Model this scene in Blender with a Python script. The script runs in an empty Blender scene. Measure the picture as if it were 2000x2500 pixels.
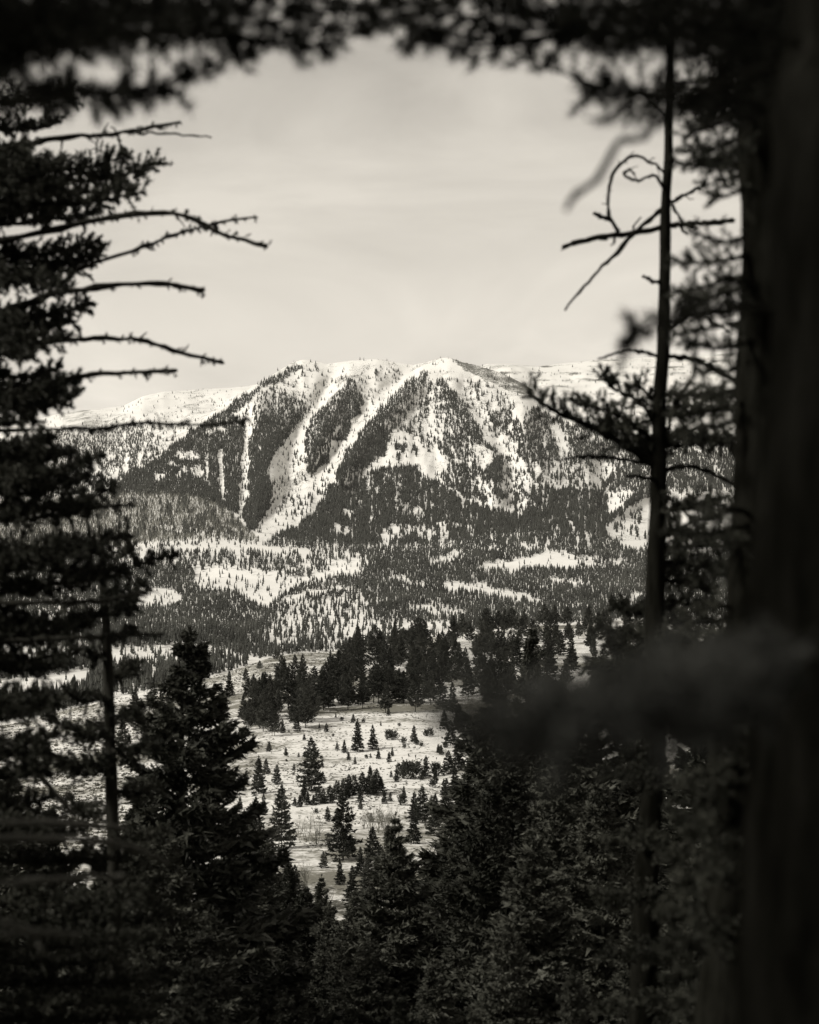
import bpy, math
import numpy as np

# ------------------------------------------------------------------ camera, sky, sun, exposure
SC = bpy.context.scene
COL = SC.collection
F, CX, HY = 4861.0, 1000.0, 1300.0          # focal length, centre column and eye level in photo pixels (2000 x 2500)

cam = bpy.data.cameras.new('camera')
cam.sensor_fit = 'VERTICAL'; cam.sensor_height = 36.0; cam.lens = 70.0
cam.shift_y = 0.02
cam.clip_start = 0.1; cam.clip_end = 80000.0
cam.dof.use_dof = True; cam.dof.focus_distance = 1500.0; cam.dof.aperture_fstop = 2.0
camo = bpy.data.objects.new('camera', cam); COL.objects.link(camo)
camo.rotation_euler = (math.radians(90), 0, 0)
SC.camera = camo

SUN_AZ, SUN_EL = math.radians(-112), math.radians(40)
world = bpy.data.worlds.new('World'); SC.world = world; world.use_nodes = True
wn, wl = world.node_tree.nodes, world.node_tree.links
wn.clear()
sky = wn.new('ShaderNodeTexSky'); sky.sky_type = 'NISHITA'; sky.sun_disc = False
sky.sun_elevation = SUN_EL; sky.sun_rotation = SUN_AZ
sky.air_density = 1.0; sky.dust_density = 2.0; sky.ozone_density = 1.0; sky.altitude = 1500
bw = wn.new('ShaderNodeRGBToBW')
gam = wn.new('ShaderNodeMath'); gam.operation = 'POWER'; gam.inputs[1].default_value = 0.69
tc = wn.new('ShaderNodeTexCoord')
mp = wn.new('ShaderNodeMapping'); mp.inputs['Scale'].default_value = (3.4, 3.4, 11.0); mp.inputs['Rotation'].default_value = (0.0, 0.22, 0.0)
nz = wn.new('ShaderNodeTexNoise'); nz.inputs['Scale'].default_value = 1.3; nz.inputs['Detail'].default_value = 7.0; nz.inputs['Roughness'].default_value = 0.55; nz.inputs['Distortion'].default_value = 0.6
mr = wn.new('ShaderNodeMapRange'); mr.inputs[1].default_value = 0.3; mr.inputs[2].default_value = 0.7; mr.inputs[3].default_value = 0.76; mr.inputs[4].default_value = 1.17
mul = wn.new('ShaderNodeMath'); mul.operation = 'MULTIPLY'
tint = wn.new('ShaderNodeMix'); tint.data_type = 'RGBA'; tint.blend_type = 'MULTIPLY'; tint.inputs[0].default_value = 1.0
tint.inputs[7].default_value = (1.0, 0.935, 0.83, 1)
bg = wn.new('ShaderNodeBackground'); bg.inputs[1].default_value = 0.138
wo = wn.new('ShaderNodeOutputWorld')
wl.new(sky.outputs[0], bw.inputs[0]); wl.new(bw.outputs[0], gam.inputs[0]); wl.new(gam.outputs[0], mul.inputs[0])
wl.new(tc.outputs['Generated'], mp.inputs[0]); wl.new(mp.outputs[0], nz.inputs['Vector']); wl.new(nz.outputs[0], mr.inputs[0])
wl.new(mr.outputs[0], mul.inputs[1]); wl.new(mul.outputs[0], tint.inputs[6]); wl.new(tint.outputs[2], bg.inputs[0])
wl.new(bg.outputs[0], wo.inputs[0])

sl = bpy.data.lights.new('sun', 'SUN'); sl.energy = 1.5; sl.angle = math.radians(12); sl.color = (1.0, 0.955, 0.865)
so = bpy.data.objects.new('sun', sl); COL.objects.link(so)
from mathutils import Vector
sdir = Vector((math.sin(SUN_AZ) * math.cos(SUN_EL), math.cos(SUN_AZ) * math.cos(SUN_EL), math.sin(SUN_EL)))
so.rotation_euler = sdir.to_track_quat('Z', 'Y').to_euler()
so.location = (-40, -30, 80)

vs = SC.view_settings
vs.view_transform = 'Standard'; vs.look = 'None'; vs.exposure = 1.0; vs.gamma = 1.0; vs.use_curve_mapping = False
SC.cycles.use_denoising = True
SC.cycles.max_bounces = 6; SC.cycles.diffuse_bounces = 3; SC.cycles.glossy_bounces = 2; SC.cycles.transmission_bounces = 2
SC.cycles.volume_bounces = 1; SC.cycles.transparent_max_bounces = 8

# ------------------------------------------------------------------ helpers
rng = np.random.default_rng(7)

def at(x, y, D):
    return np.array([(x - CX) / F * D, D, (HY - y) / F * D])

def _hash(ix, iy, seed):
    h = (ix.astype(np.int64) * 374761393 + iy.astype(np.int64) * 668265263 + seed * 1442695041) & 0xFFFFFFFF
    h = ((h ^ (h >> 13)) * 1274126177) & 0xFFFFFFFF
    return ((h ^ (h >> 16)) & 0xFFFFFF) / float(0xFFFFFF)

def vnoise(x, y, seed=0):
    x = np.asarray(x, float); y = np.asarray(y, float)
    ix = np.floor(x); iy = np.floor(y); fx = x - ix; fy = y - iy
    fx = fx * fx * (3 - 2 * fx); fy = fy * fy * (3 - 2 * fy)
    a = _hash(ix, iy, seed); b = _hash(ix + 1, iy, seed); c = _hash(ix, iy + 1, seed); d = _hash(ix + 1, iy + 1, seed)
    return (a * (1 - fx) + b * fx) * (1 - fy) + (c * (1 - fx) + d * fx) * fy

def fbm(x, y, seed=0, octv=4):
    s = 0; a = 0.5; t = 0
    for i in range(octv):
        s = s + a * vnoise(x, y, seed + i * 17); t += a; a *= 0.5; x = x * 2.03 + 3.1; y = y * 2.03 + 7.7
    return s / t

def np_mesh(name, V, T, mat, smooth=False, attrs=None):
    V = np.ascontiguousarray(V, np.float32); T = np.ascontiguousarray(T, np.int32)
    me = bpy.data.meshes.new(name)
    k = T.shape[1]
    me.vertices.add(len(V)); me.vertices.foreach_set('co', V.ravel())
    me.loops.add(T.size); me.loops.foreach_set('vertex_index', T.ravel())
    me.polygons.add(len(T)); me.polygons.foreach_set('loop_start', np.arange(0, T.size, k, dtype=np.int32))
    me.polygons.foreach_set('loop_total', np.full(len(T), k, np.int32))
    if smooth: me.polygons.foreach_set('use_smooth', np.ones(len(T), bool))
    if attrs:
        for an, av in attrs.items():
            a = me.attributes.new(an, 'FLOAT', 'POINT'); a.data.foreach_set('value', np.ascontiguousarray(av, np.float32))
    me.update(); me.validate()
    me.materials.append(mat)
    return me

def link(name, me, parent=None, loc=None):
    o = bpy.data.objects.new(name, me); COL.objects.link(o)
    if parent is not None: o.parent = parent
    if loc is not None: o.location = loc
    return o

def empty(name, loc, rz=0.0, sc=None):
    o = bpy.data.objects.new(name, None); COL.objects.link(o)
    o.location = loc; o.rotation_euler = (0, 0, rz); o.empty_display_size = 0.5
    if sc is not None: o.scale = sc
    return o

def tag(o, label=None, cat=None, group=None, kind=None):
    if label: o['label'] = label
    if cat: o['category'] = cat
    if group: o['group'] = group
    if kind: o['kind'] = kind
    return o

class Geo:
    def __init__(s): s.V = []; s.T = []; s.n = 0
    def add(s, V, T):
        s.V.append(V); s.T.append(np.asarray(T) + s.n); s.n += len(V)
    def mesh(s, name, mat, smooth=False): return np_mesh(name, np.concatenate(s.V), np.concatenate(s.T), mat, smooth)

def tube(P, R, sides=6, rough=0.0, seed=0, cap=True):
    """triangle tube along points P with radii R"""
    P = np.asarray(P, float); R = np.asarray(R, float); n = len(P)
    t = np.gradient(P, axis=0); t /= np.linalg.norm(t, axis=1)[:, None] + 1e-9
    ref = np.array([1.0, 0, 0]) if abs(t[0, 2]) > 0.8 else np.array([0, 0, 1.0])
    a = np.cross(t, ref); a /= np.linalg.norm(a, axis=1)[:, None] + 1e-9
    b = np.cross(t, a)
    th = np.arange(sides) * 2 * np.pi / sides
    rr = R[:, None] * np.ones((1, sides))
    if rough > 0:
        rg = np.random.default_rng(seed); rr = rr * (1 + rough * rg.normal(size=rr.shape))
    V = P[:, None, :] + rr[..., None] * (np.cos(th)[None, :, None] * a[:, None, :] + np.sin(th)[None, :, None] * b[:, None, :])
    V = V.reshape(-1, 3)
    i = np.arange(n - 1)[:, None] * sides; j = np.arange(sides)[None, :]; j2 = (j + 1) % sides
    q = np.stack([i + j, i + j2, i + sides + j2, i + sides + j], -1).reshape(-1, 4)
    T = np.concatenate([q[:, [0, 1, 2]], q[:, [0, 2, 3]]])
    if cap:
        V = np.concatenate([V, P[-1:] + t[-1:] * R[-1], P[:1]]); e = len(V) - 2; e0 = e + 1
        jj = np.arange(sides); top = (n - 1) * sides
        T = np.concatenate([T, np.stack([top + jj, top + (jj + 1) % sides, np.full(sides, e)], -1), np.stack([(jj + 1) % sides, jj, np.full(sides, e0)], -1)])
    return V, T

def resample(P, n):
    """smooth curve through P (Catmull-Rom) with n points"""
    P = np.asarray(P, float)
    if len(P) < 3:
        t = np.linspace(0, 1, n)[:, None]; return P[0] * (1 - t) + P[-1] * t
    Q = np.concatenate([[2 * P[0] - P[1]], P, [2 * P[-1] - P[-2]]])
    m = len(P) - 1; u = np.linspace(0, m - 1e-6, n); k = u.astype(int); f = (u - k)[:, None]
    p0, p1, p2, p3 = Q[k], Q[k + 1], Q[k + 2], Q[k + 3]
    return 0.5 * ((2 * p1) + (-p0 + p2) * f + (2 * p0 - 5 * p1 + 4 * p2 - p3) * f ** 2 + (-p0 + 3 * p1 - 3 * p2 + p3) * f ** 3)

def unit(v): return v / (np.linalg.norm(v, axis=-1, keepdims=True) + 1e-9)

def spikes(P, d, l, w, rg):
    """one thin triangle per point: a needle spray of length l and base width w along d"""
    s = unit(np.cross(d, unit(rg.normal(size=d.shape))))
    V = np.stack([P - s * (w / 2)[:, None], P + s * (w / 2)[:, None], P + d * l[:, None]], 1).reshape(-1, 3)
    return V, np.arange(len(V)).reshape(-1, 3)

# ------------------------------------------------------------------ materials
def node_mat(name, rough=0.8, spec=0.2):
    m = bpy.data.materials.new(name); m.use_nodes = True
    n, l = m.node_tree.nodes, m.node_tree.links
    b = n['Principled BSDF']; b.inputs['Roughness'].default_value = rough; b.inputs['Specular IOR Level'].default_value = spec
    return m, n, l, b

def foliage_mat(name, c0, c1, scale, sheen=0.15):
    m, n, l, b = node_mat(name, 0.6, sheen)
    g = n.new('ShaderNodeNewGeometry'); oi = n.new('ShaderNodeObjectInfo')
    t = n.new('ShaderNodeTexNoise'); t.inputs['Scale'].default_value = scale; t.inputs['Detail'].default_value = 3
    l.new(g.outputs['Position'], t.inputs['Vector'])
    ad = n.new('ShaderNodeMath'); ad.operation = 'MULTIPLY_ADD'; ad.inputs[1].default_value = 0.35; l.new(oi.outputs['Random'], ad.inputs[0]); l.new(t.outputs[0], ad.inputs[2])
    ad2 = n.new('ShaderNodeMath'); ad2.operation = 'SUBTRACT'; ad2.inputs[1].default_value = 0.17; l.new(ad.outputs[0], ad2.inputs[0])
    r = n.new('ShaderNodeValToRGB'); r.color_ramp.elements[0].position = 0.3; r.color_ramp.elements[1].position = 0.72
    r.color_ramp.elements[0].color = (*c0, 1); r.color_ramp.elements[1].color = (*c1, 1)
    l.new(ad2.outputs[0], r.inputs[0]); l.new(r.outputs[0], b.inputs['Base Color'])
    return m

def bark_mat(name, c0, c1, sx, sz, spec=0.05):
    m, n, l, b = node_mat(name, 0.95, spec)
    g = n.new('ShaderNodeTexCoord'); mpn = n.new('ShaderNodeMapping'); mpn.inputs['Scale'].default_value = (sx, sx, sz)
    l.new(g.outputs['Object'], mpn.inputs[0])
    t = n.new('ShaderNodeTexNoise'); t.inputs['Scale'].default_value = 1.0; t.inputs['Detail'].default_value = 6; t.inputs['Roughness'].default_value = 0.65
    l.new(mpn.outputs[0], t.inputs['Vector'])
    r = n.new('ShaderNodeValToRGB'); r.color_ramp.elements[0].position = 0.35; r.color_ramp.elements[1].position = 0.7
    r.color_ramp.elements[0].color = (*c0, 1); r.color_ramp.elements[1].color = (*c1, 1)
    l.new(t.outputs[0], r.inputs[0]); l.new(r.outputs[0], b.inputs['Base Color'])
    bp = n.new('ShaderNodeBump'); bp.inputs['Strength'].default_value = 0.6; bp.inputs['Distance'].default_value = 0.02
    l.new(t.outputs[0], bp.inputs['Height']); l.new(bp.outputs[0], b.inputs['Normal'])
    return m

M_NEEDLE = foliage_mat('near needles', (0.026, 0.027, 0.021), (0.062, 0.063, 0.051), 3.0)
M_LIT = foliage_mat('lit-toned needles', (0.04, 0.041, 0.037), (0.08, 0.081, 0.075), 3.0)  # lighter copy of the near needles: sunlit tone put into the colour
M_FIR = foliage_mat('fir foliage', (0.018, 0.019, 0.0145), (0.085, 0.086, 0.072), 0.6)
M_SLOPE = foliage_mat('slope conifer foliage', (0.022, 0.023, 0.019), (0.070, 0.071, 0.062), 0.3)
M_HILL = foliage_mat('hill conifer foliage', (0.034, 0.035, 0.031), (0.095, 0.097, 0.086), 0.014)
M_MOUNT = foliage_mat('mountain conifer foliage', (0.012, 0.0125, 0.0105), (0.050, 0.051, 0.045), 0.03)
M_PALE = foliage_mat('bare woodland twigs', (0.10, 0.10, 0.085), (0.17, 0.167, 0.145), 0.02)
M_SAGE = foliage_mat('sagebrush', (0.06, 0.06, 0.05), (0.16, 0.155, 0.13), 0.4)
M_BARK = bark_mat('conifer bark', (0.014, 0.014, 0.011), (0.045, 0.044, 0.038), 22, 3)
M_BARKN = bark_mat('near bark', (0.012, 0.012, 0.0095), (0.05, 0.049, 0.042), 14, 2.4, 0.0)
M_BARKD = bark_mat('darkest bark', (0.005, 0.005, 0.0038), (0.019, 0.0187, 0.0155), 18, 3, 0.0)  # darkest bark tone, for the slim stem and the straight trunk
M_DEAD = bark_mat('dead grey branch', (0.05, 0.05, 0.044), (0.15, 0.147, 0.13), 30, 30)
M_TWIG = bark_mat('bare shrub twigs', (0.13, 0.128, 0.11), (0.27, 0.265, 0.235), 6, 6)

# ground: snow, dry grass, rock, forest litter
def ground_mat():
    m, n, l, b = node_mat('snowy ground', 0.75, 0.15)
    g = n.new('ShaderNodeNewGeometry')
    def noise(sc, det=4, ro=0.6):
        t = n.new('ShaderNodeTexNoise'); t.inputs['Scale'].default_value = sc; t.inputs['Detail'].default_value = det; t.inputs['Roughness'].default_value = ro
        l.new(g.outputs['Position'], t.inputs['Vector']); return t.outputs[0]
    def attr(nm):
        a = n.new('ShaderNodeAttribute'); a.attribute_name = nm; return a.outputs['Fac']
    def mth(op, a, c, d=None, clamp=False):
        q = n.new('ShaderNodeMath'); q.operation = op; q.use_clamp = clamp
        for i, v in enumerate((a, c, d)):
            if v is None: continue
            if isinstance(v, (int, float)): q.inputs[i].default_value = v
            else: l.new(v, q.inputs[i])
        return q.outputs[0]
    def mix(fac, a, c):
        q = n.new('ShaderNodeMix'); q.data_type = 'RGBA'; l.new(fac, q.inputs[0])
        for i, v in ((6, a), (7, c)):
            if isinstance(v, tuple): q.inputs[i].default_value = (*v, 1)
            else: l.new(v, q.inputs[i])
        return q.outputs[2]
    def mask(src, amount, soft):       # src noise above (1-amount) -> 1
        thr = mth('SUBTRACT', 1.0, amount)
        d = mth('SUBTRACT', src, thr)
        return mth('DIVIDE', d, soft, clamp=True)
    snow = mix(noise(0.05, 5), (0.80, 0.79, 0.76), (0.88, 0.87, 0.845))
    nb = noise(1.6, 5, 0.7); nbig = noise(0.05, 4, 0.6); nmid = noise(0.42, 5, 0.7)
    gmix = mth('MULTIPLY_ADD', nbig, 0.42, mth('MULTIPLY_ADD', nmid, 0.38, mth('MULTIPLY', nb, 0.20)))
    grass_c = mix(noise(2.1, 3), (0.10, 0.097, 0.08), (0.30, 0.29, 0.25))
    c1 = mix(mask(gmix, attr('grass'), 0.10), snow, grass_c)
    rmix = mth('MULTIPLY_ADD', noise(0.016, 4), 0.35, mth('MULTIPLY', noise(0.24, 5, 0.8), 0.65))
    c2 = mix(mask(rmix, attr('rock'), 0.05), c1, (0.13, 0.128, 0.115))
    lmix = mth('MULTIPLY_ADD', noise(0.25, 4), 0.5, mth('MULTIPLY', noise(1.4, 5, 0.7), 0.5))
    litter = mix(noise(4.0, 3), (0.035, 0.034, 0.028), (0.11, 0.107, 0.09))
    c3 = mix(mask(lmix, attr('litter'), 0.06), c2, litter)
    l.new(c3, b.inputs['Base Color'])
    bp = n.new('ShaderNodeBump'); bp.inputs['Strength'].default_value = 0.35; bp.inputs['Distance'].default_value = 0.3
    l.new(noise(0.8, 6), bp.inputs['Height']); l.new(bp.outputs[0], b.inputs['Normal'])
    return m
M_GROUND = ground_mat()

# ------------------------------------------------------------------ terrain
def lin(x, pts):
    p = np.asarray(pts, float); return np.interp(x, p[:, 0], p[:, 1])

xf = np.arange(-250, 2251, 6.0)
az_in = np.arctan((xf - CX) / F)
az_out = np.radians(np.concatenate([[16.5, 19, 22, 26], np.arange(30, 181, 6)]))
AZ = np.concatenate([-az_out[::-1][1:], az_in, az_out])          # from -174 deg to 180 deg
XC = CX + F * np.tan(np.clip(AZ, -np.radians(40), np.radians(40)))   # pixel column of each azimuth
XQ = np.clip(XC, -250, 2250)
NC = len(AZ)

def seg_dist(px, py, line):
    """distance from points to a polyline"""
    L = np.asarray(line, float); best = np.full(np.shape(px), 1e9)
    for (x0, y0), (x1, y1) in zip(L[:-1], L[1:]):
        dx, dy = x1 - x0, y1 - y0; t = np.clip(((px - x0) * dx + (py - y0) * dy) / (dx * dx + dy * dy), 0, 1)
        best = np.minimum(best, np.hypot(px - x0 - t * dx, py - y0 - t * dy))
    return best

near = [(0.02, -1.65), (0.8, -1.66), (3, -2.1), (6, -2.9), (10, -4.2), (20, -7.6), (40, -14), (70, -23), (110, -33), (160, -43.5), (210, -50.5), (260, -55), (330, -58.2), (420, -60.6)]
Drid = lin(XQ, [(-250, 780), (0, 800), (560, 930), (720, 1000), (1000, 1080), (1400, 1200), (2250, 1300)])
Yrid = lin(XQ, [(-250, 1800), (0, 1782), (70, 1772), (180, 1735), (280, 1710), (370, 1692), (460, 1672), (560, 1645), (650, 1612), (720, 1598), (850, 1590), (950, 1572), (1100, 1552), (1250, 1532), (1400, 1522), (1700, 1508), (2250, 1500)])
Zrid = (HY - Yrid) / F * Drid
Ybench = lin(XQ, [(-250, 1350), (0, 1345), (280, 1335), (380, 1325), (500, 1318), (620, 1322), (760, 1331), (900, 1342), (1050, 1335), (1200, 1316), (1300, 1308), (1430, 1310), (1500, 1330), (1700, 1345), (2250, 1350)])
Ycrest = lin(XQ, [(-250, 1240), (0, 1232), (250, 1196), (300, 1166), (330, 1146), (400, 1096), (470, 1049), (560, 986), (620, 942), (680, 906), (715, 884), (742, 878), (770, 882), (800, 888), (860, 880), (920, 876), (965, 884), (1010, 891), (1045, 883), (1075, 874), (1095, 873), (1130, 883), (1180, 896), (1230, 913), (1270, 933), (1310, 957), (1400, 985), (1500, 1005), (1700, 1035), (2250, 1060)])
Dcrest = lin(XQ, [(-250, 5500), (0, 5650), (250, 5950), (720, 6900), (1075, 6850), (1300, 6650), (1700, 6400), (2250, 6300)])
Yback = lin(XQ, [(-250, 1075), (0, 1046), (80, 1026), (150, 1008), (240, 1000), (300, 992), (350, 968), (400, 956), (500, 950), (560, 947), (700, 930), (1100, 930), (1150, 905), (1190, 890), (1250, 889), (1310, 893), (1400, 884), (1480, 876), (1600, 868), (2250, 855)])

rowsD, rowsZ = [], []
def add_rows(D0, Z0, D1, Z1, n, ease=None):
    for i in range(1, n + 1):
        t = i / n; tz = t if ease is None else ease(t)
        rowsD.append(D0 + (D1 - D0) * t); rowsZ.append(Z0 + (Z1 - Z0) * tz)
one = np.ones(NC)
rowsD.append(one * near[0][0]); rowsZ.append(one * near[0][1])
for (d0, z0), (d1, z1) in zip(near[:-1], near[1:]):
    add_rows(one * d0, one * z0, one * d1, one * z1, 5)
R_MEADOW = len(rowsD)
add_rows(one * 420, one * -60.6, Drid, Zrid, 100, lambda t: t ** 1.25)
R_RIDGE = len(rowsD)
add_rows(Drid, Zrid, Drid + 70, Zrid - 7, 5, lambda t: t * t)
add_rows(Drid + 70, Zrid - 7, Drid + 220, Zrid - 60, 5)
zv = np.minimum(Zrid - 70, -138)
add_rows(Drid + 220, Zrid - 60, one * 1620, zv, 4)
R_HILL = len(rowsD)
hills = [(1620, None), (1900, 1668), (2300, 1605), (2700, 1553), (3100, 1500), (3500, 1452), (3900, 1406), (4250, 1362)]
pd, pz = one * 1620, zv
for d, y in hills[1:]:
    z = one * (HY - y) / F * d; add_rows(pd, pz, one * d, z, 18); pd, pz = one * d, z
zb = (HY - Ybench) / F * 4650
add_rows(pd, pz, one * 4650, zb, 16)
R_BENCH = len(rowsD)
add_rows(one * 4650, zb, one * 4760, zb - 14, 4)
yb2 = Ybench - 7
add_rows(one * 4760, zb - 14, one * 5080, (HY - yb2) / F * 5080, 5)
R_MT = len(rowsD)
NM = 190
for i in range(1, NM + 1):
    s = i / NM
    y = yb2 + (Ycrest - yb2) * s
    D = 5080 + (Dcrest - 5080) * s ** 0.78
    # spurs stand towards the viewer, chutes cut back
    rel = np.zeros(NC)
    for line, w, a in [([(1035, 915), (950, 990), (890, 1060), (845, 1130), (825, 1175)], 30, 120),
                       ([(860, 915), (820, 970), (780, 1060), (752, 1160)], 26, 75),
                       ([(620, 960), (640, 1060), (640, 1180), (625, 1280)], 34, 70),
                       ([(1110, 935), (1180, 1040), (1215, 1120), (1210, 1210)], 30, 60),
                       ([(1280, 970), (1290, 1080), (1330, 1200)], 40, 70),
                       ([(1570, 1190), (1500, 1250), (1460, 1300)], 26, 90),
                       ([(970, 1040), (990, 1120), (960, 1220)], 50, 60),
                       ([(1005, 905), (910, 1000), (830, 1090), (760, 1160), (700, 1210), (625, 1295)], 26, -90),
                       ([(820, 915), (765, 1000), (715, 1080), (705, 1170)], 24, -70),
                       ([(606, 1010), (600, 1100), (590, 1260)], 14, -35),
                       ([(1130, 950), (1200, 1060), (1240, 1130), (1255, 1235)], 22, -60),
                       ([(1470, 1120), (1480, 1200), (1460, 1290)], 26, -80),
                       ([(540, 1090), (540, 1220)], 10, -18)]:
        dd = seg_dist(XQ, y, line); rel -= a * np.exp(-(dd / w) ** 2)
    env = min(1.0, s * 5) * min(1.0, (1 - s) * 7)
    rel += (0.5 - np.abs(fbm(XQ / 40.0, y / 90.0, 3, 5) - 0.5) * 3) * 30 + (fbm(XQ / 9.0, y / 22.0, 9, 3) - 0.5) * 16
    D = D + rel * env
    rowsD.append(D); rowsZ.append((HY - y) / F * D)
R_CREST = len(rowsD)
zc = rowsZ[-1]; dc = rowsD[-1]
add_rows(dc, zc, dc + 160, zc - 25, 3)
add_rows(dc + 160, zc - 25, dc + 700, zc - 120, 5)
pd, pz = rowsD[-1], rowsZ[-1]
zbk = (HY - Yback) / F * 9000
R_BACK = len(rowsD)
add_rows(pd, pz, one * 9000, zbk, 60, lambda t: t ** 0.9)
R_BCREST = len(rowsD)
add_rows(one * 9000, zbk, one * 9700, zbk - 60, 4)
add_rows(one * 9700, zbk - 60, one * 16000, one * 150, 4)
add_rows(one * 16000, one * 150, one * 30000, one * -150, 3)

DG = np.array(rowsD); ZG = np.array(rowsZ)
for r in range(1, len(DG)):                       # a profile never folds back
    DG[r] = np.maximum(DG[r], DG[r - 1] + 0.05)
Xg = np.tan(np.clip(AZ, -np.radians(40), np.radians(40)))[None, :] * DG
# rolling relief
RI = np.arange(len(DG))[:, None] * np.ones((1, NC))
nr = (fbm(Xg / 45, DG / 45, 21, 4) - 0.5)
ZG += nr * np.interp(DG, [3, 10, 60, 400, 600, 1000, 1250, 1400], [0.0, 0.5, 2.0, 2.5, 4.0, 4.0, 0.6, 0]) * (1 - 0.85 * np.exp(-((RI - R_RIDGE + 1) / 14.0) ** 2))
hr = (fbm(Xg / 420, DG / 260, 31, 5) - 0.5)
ZG += hr * np.interp(DG, [1500, 1800, 2600, 4200, 4600, 4700], [0, 24, 64, 64, 8, 0])
br = (fbm(Xg / 330, DG / 330, 41, 5) - 0.5) * 150 * np.clip((RI - R_BACK) / 12.0, 0, 1) * np.clip((R_BCREST - RI) / 14.0, 0.12, 1) * (RI <= R_BCREST)
ZG += br
# the hillside rises behind the camera
back = np.clip((np.abs(AZ) - np.radians(45)) / np.radians(55), 0, 1); back = back * back * (3 - 2 * back)
zback = -1.66 + np.minimum(0.28 * DG, 260 + 0.01 * DG)
ZG = ZG * (1 - back) + zback * back
YG = HY - ZG / DG * F
RM = np.minimum.accumulate(YG, axis=0)            # what is seen from the camera

def col_of(x): return np.clip(np.round(np.interp(x, XC[(AZ > -0.6) & (AZ < 0.6)], np.nonzero((AZ > -0.6) & (AZ < 0.6))[0])).astype(int), 0, NC - 1)
def ground(x, D):
    c = int(col_of(x)); return float(np.interp(D, DG[:, c], ZG[:, c]))
def ground_xy(X, Y): return ground(CX + F * X / Y, Y)
def hit(x, y):
    """depth and height of the ground seen at a pixel; None above the skyline"""
    c = int(col_of(x)); r = int(np.searchsorted(-RM[:, c], -y))
    if r <= 0 or r >= len(RM): return None
    y0, y1 = RM[r - 1, c], RM[r, c]; t = 0.0 if y0 == y1 else (y0 - y) / (y0 - y1); t = min(max(t, 0), 1)
    return DG[r - 1, c] + t * (DG[r, c] - DG[r - 1, c]), ZG[r - 1, c] + t * (ZG[r, c] - ZG[r - 1, c]), r

dirx = np.sin(AZ) / np.cos(np.clip(np.abs(AZ), 0, np.radians(40))); diry = np.cos(AZ) / np.cos(np.clip(np.abs(AZ), 0, np.radians(40)))
VT = np.stack([dirx[None, :] * DG, diry[None, :] * DG, ZG], -1).reshape(-1, 3)
NR = len(DG)
ii = np.arange(NR - 1)[:, None] * NC; jj = np.arange(NC)[None, :]; j2 = (jj + 1) % NC
QT = np.stack([ii + jj, ii + j2, ii + NC + j2, ii + NC + jj], -1).reshape(-1, 4)
# surface cover per vertex
XQg = np.broadcast_to(XC[None, :], DG.shape)
grass = np.where((RI >= R_MEADOW - 25) & (RI < R_RIDGE + 3), 0.555 + 0.12 * (fbm(Xg / 70, DG / 40, 51, 3) - 0.5) * 2, 0.0)
grass = np.where((RI >= R_HILL - 10) & (RI < R_MT), 0.36 + 0.12 * (fbm(Xg / 300, DG / 300, 52, 3) - 0.5), grass)
rock = np.zeros_like(DG)
mt = (RI >= R_MT) & (RI <= R_BCREST)
rock = np.where(mt, 0.425 + 0.18 * (fbm(XQg / 60, YG / 60, 61, 4) - 0.4), 0)
def in_poly(px, py, poly):
    P = np.asarray(poly, float); inside = np.zeros(np.shape(px), bool)
    x0, y0 = P[-1]
    for x1, y1 in P:
        if y1 != y0:
            c = ((y0 > py) != (y1 > py)) & (px < (x1 - x0) * (py - y0) / (y1 - y0) + x0); inside ^= c
        x0, y0 = x1, y1
    return inside
wx = XQg + (fbm(XQg / 18, YG / 9, 71, 3) - 0.5) * 26; wy = YG + (fbm(XQg / 18, YG / 9, 72, 3) - 0.5) * 16
bare = in_poly(wx, wy, [(1095, 876), (1130, 882), (1180, 896), (1240, 914), (1275, 935), (1308, 962), (1270, 960), (1230, 950), (1190, 933), (1150, 910), (1108, 886)]) & mt & (RI <= R_CREST + 3)
rock = np.where(bare, 0.56, rock)
for line, w in [([(995, 910), (1030, 890), (1070, 876)], 4), ([(790, 903), (830, 893), (880, 885)], 5), ([(900, 879), (940, 872)], 3), ([(1065, 893), (1078, 877)], 3), ([(680, 912), (715, 889), (745, 881)], 5), ([(800, 905), (850, 897), (905, 886)], 4)]:
    dd = seg_dist(XQg, YG, line); rock = np.where(mt & (dd < w), 0.48, rock)
bk = (RI > R_BACK) & (RI <= R_BCREST)
strata = 0.5 + 0.5 * np.sin(YG / 2.6 + 5 * fbm(XQg / 80, YG / 25, 81, 3))
rock = np.where(bk & (XQg > 1150), 0.38 + 0.24 * strata * fbm(XQg / 50, YG / 8, 82, 3), rock)
litter = np.interp(DG, [0, 150, 300, 430, 480], [0.66, 0.66, 0.55, 0.2, 0.0])
litter = np.where(DG > 480, 0, litter)
me = np_mesh('terrain', VT, QT, M_GROUND, True, {'grass': grass.ravel(), 'rock': rock.ravel(), 'litter': litter.ravel()})
terr = link('terrain', me)
tag(terr, 'snowy valley ground rising to a forested mountain', None, None, 'structure')

# ------------------------------------------------------------------ far forest: where trees stand, traced from the photograph
GX, GY = np.meshgrid(np.arange(-240, 2241, 2.0), np.arange(860, 1760, 2.0))
wgx = GX + (fbm(GX / 16, GY / 22, 101, 4) - 0.5) * 26; wgy = GY + (fbm(GX / 16, GY / 22, 102, 4) - 0.5) * 24
DEN = np.zeros_like(GX); PAL = np.zeros_like(GX)
def poly(p, d, arr=None):
    a = DEN if arr is None else arr; a[in_poly(wgx, wgy, p)] = d
def stroke(p, w, d, arr=None):
    a = DEN if arr is None else arr; a[seg_dist(wgx, wgy, p) < w] = d
def blob(x, y, rx, ry, d): DEN[((wgx - x) / rx) ** 2 + ((wgy - y) / ry) ** 2 < 1] = d

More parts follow.
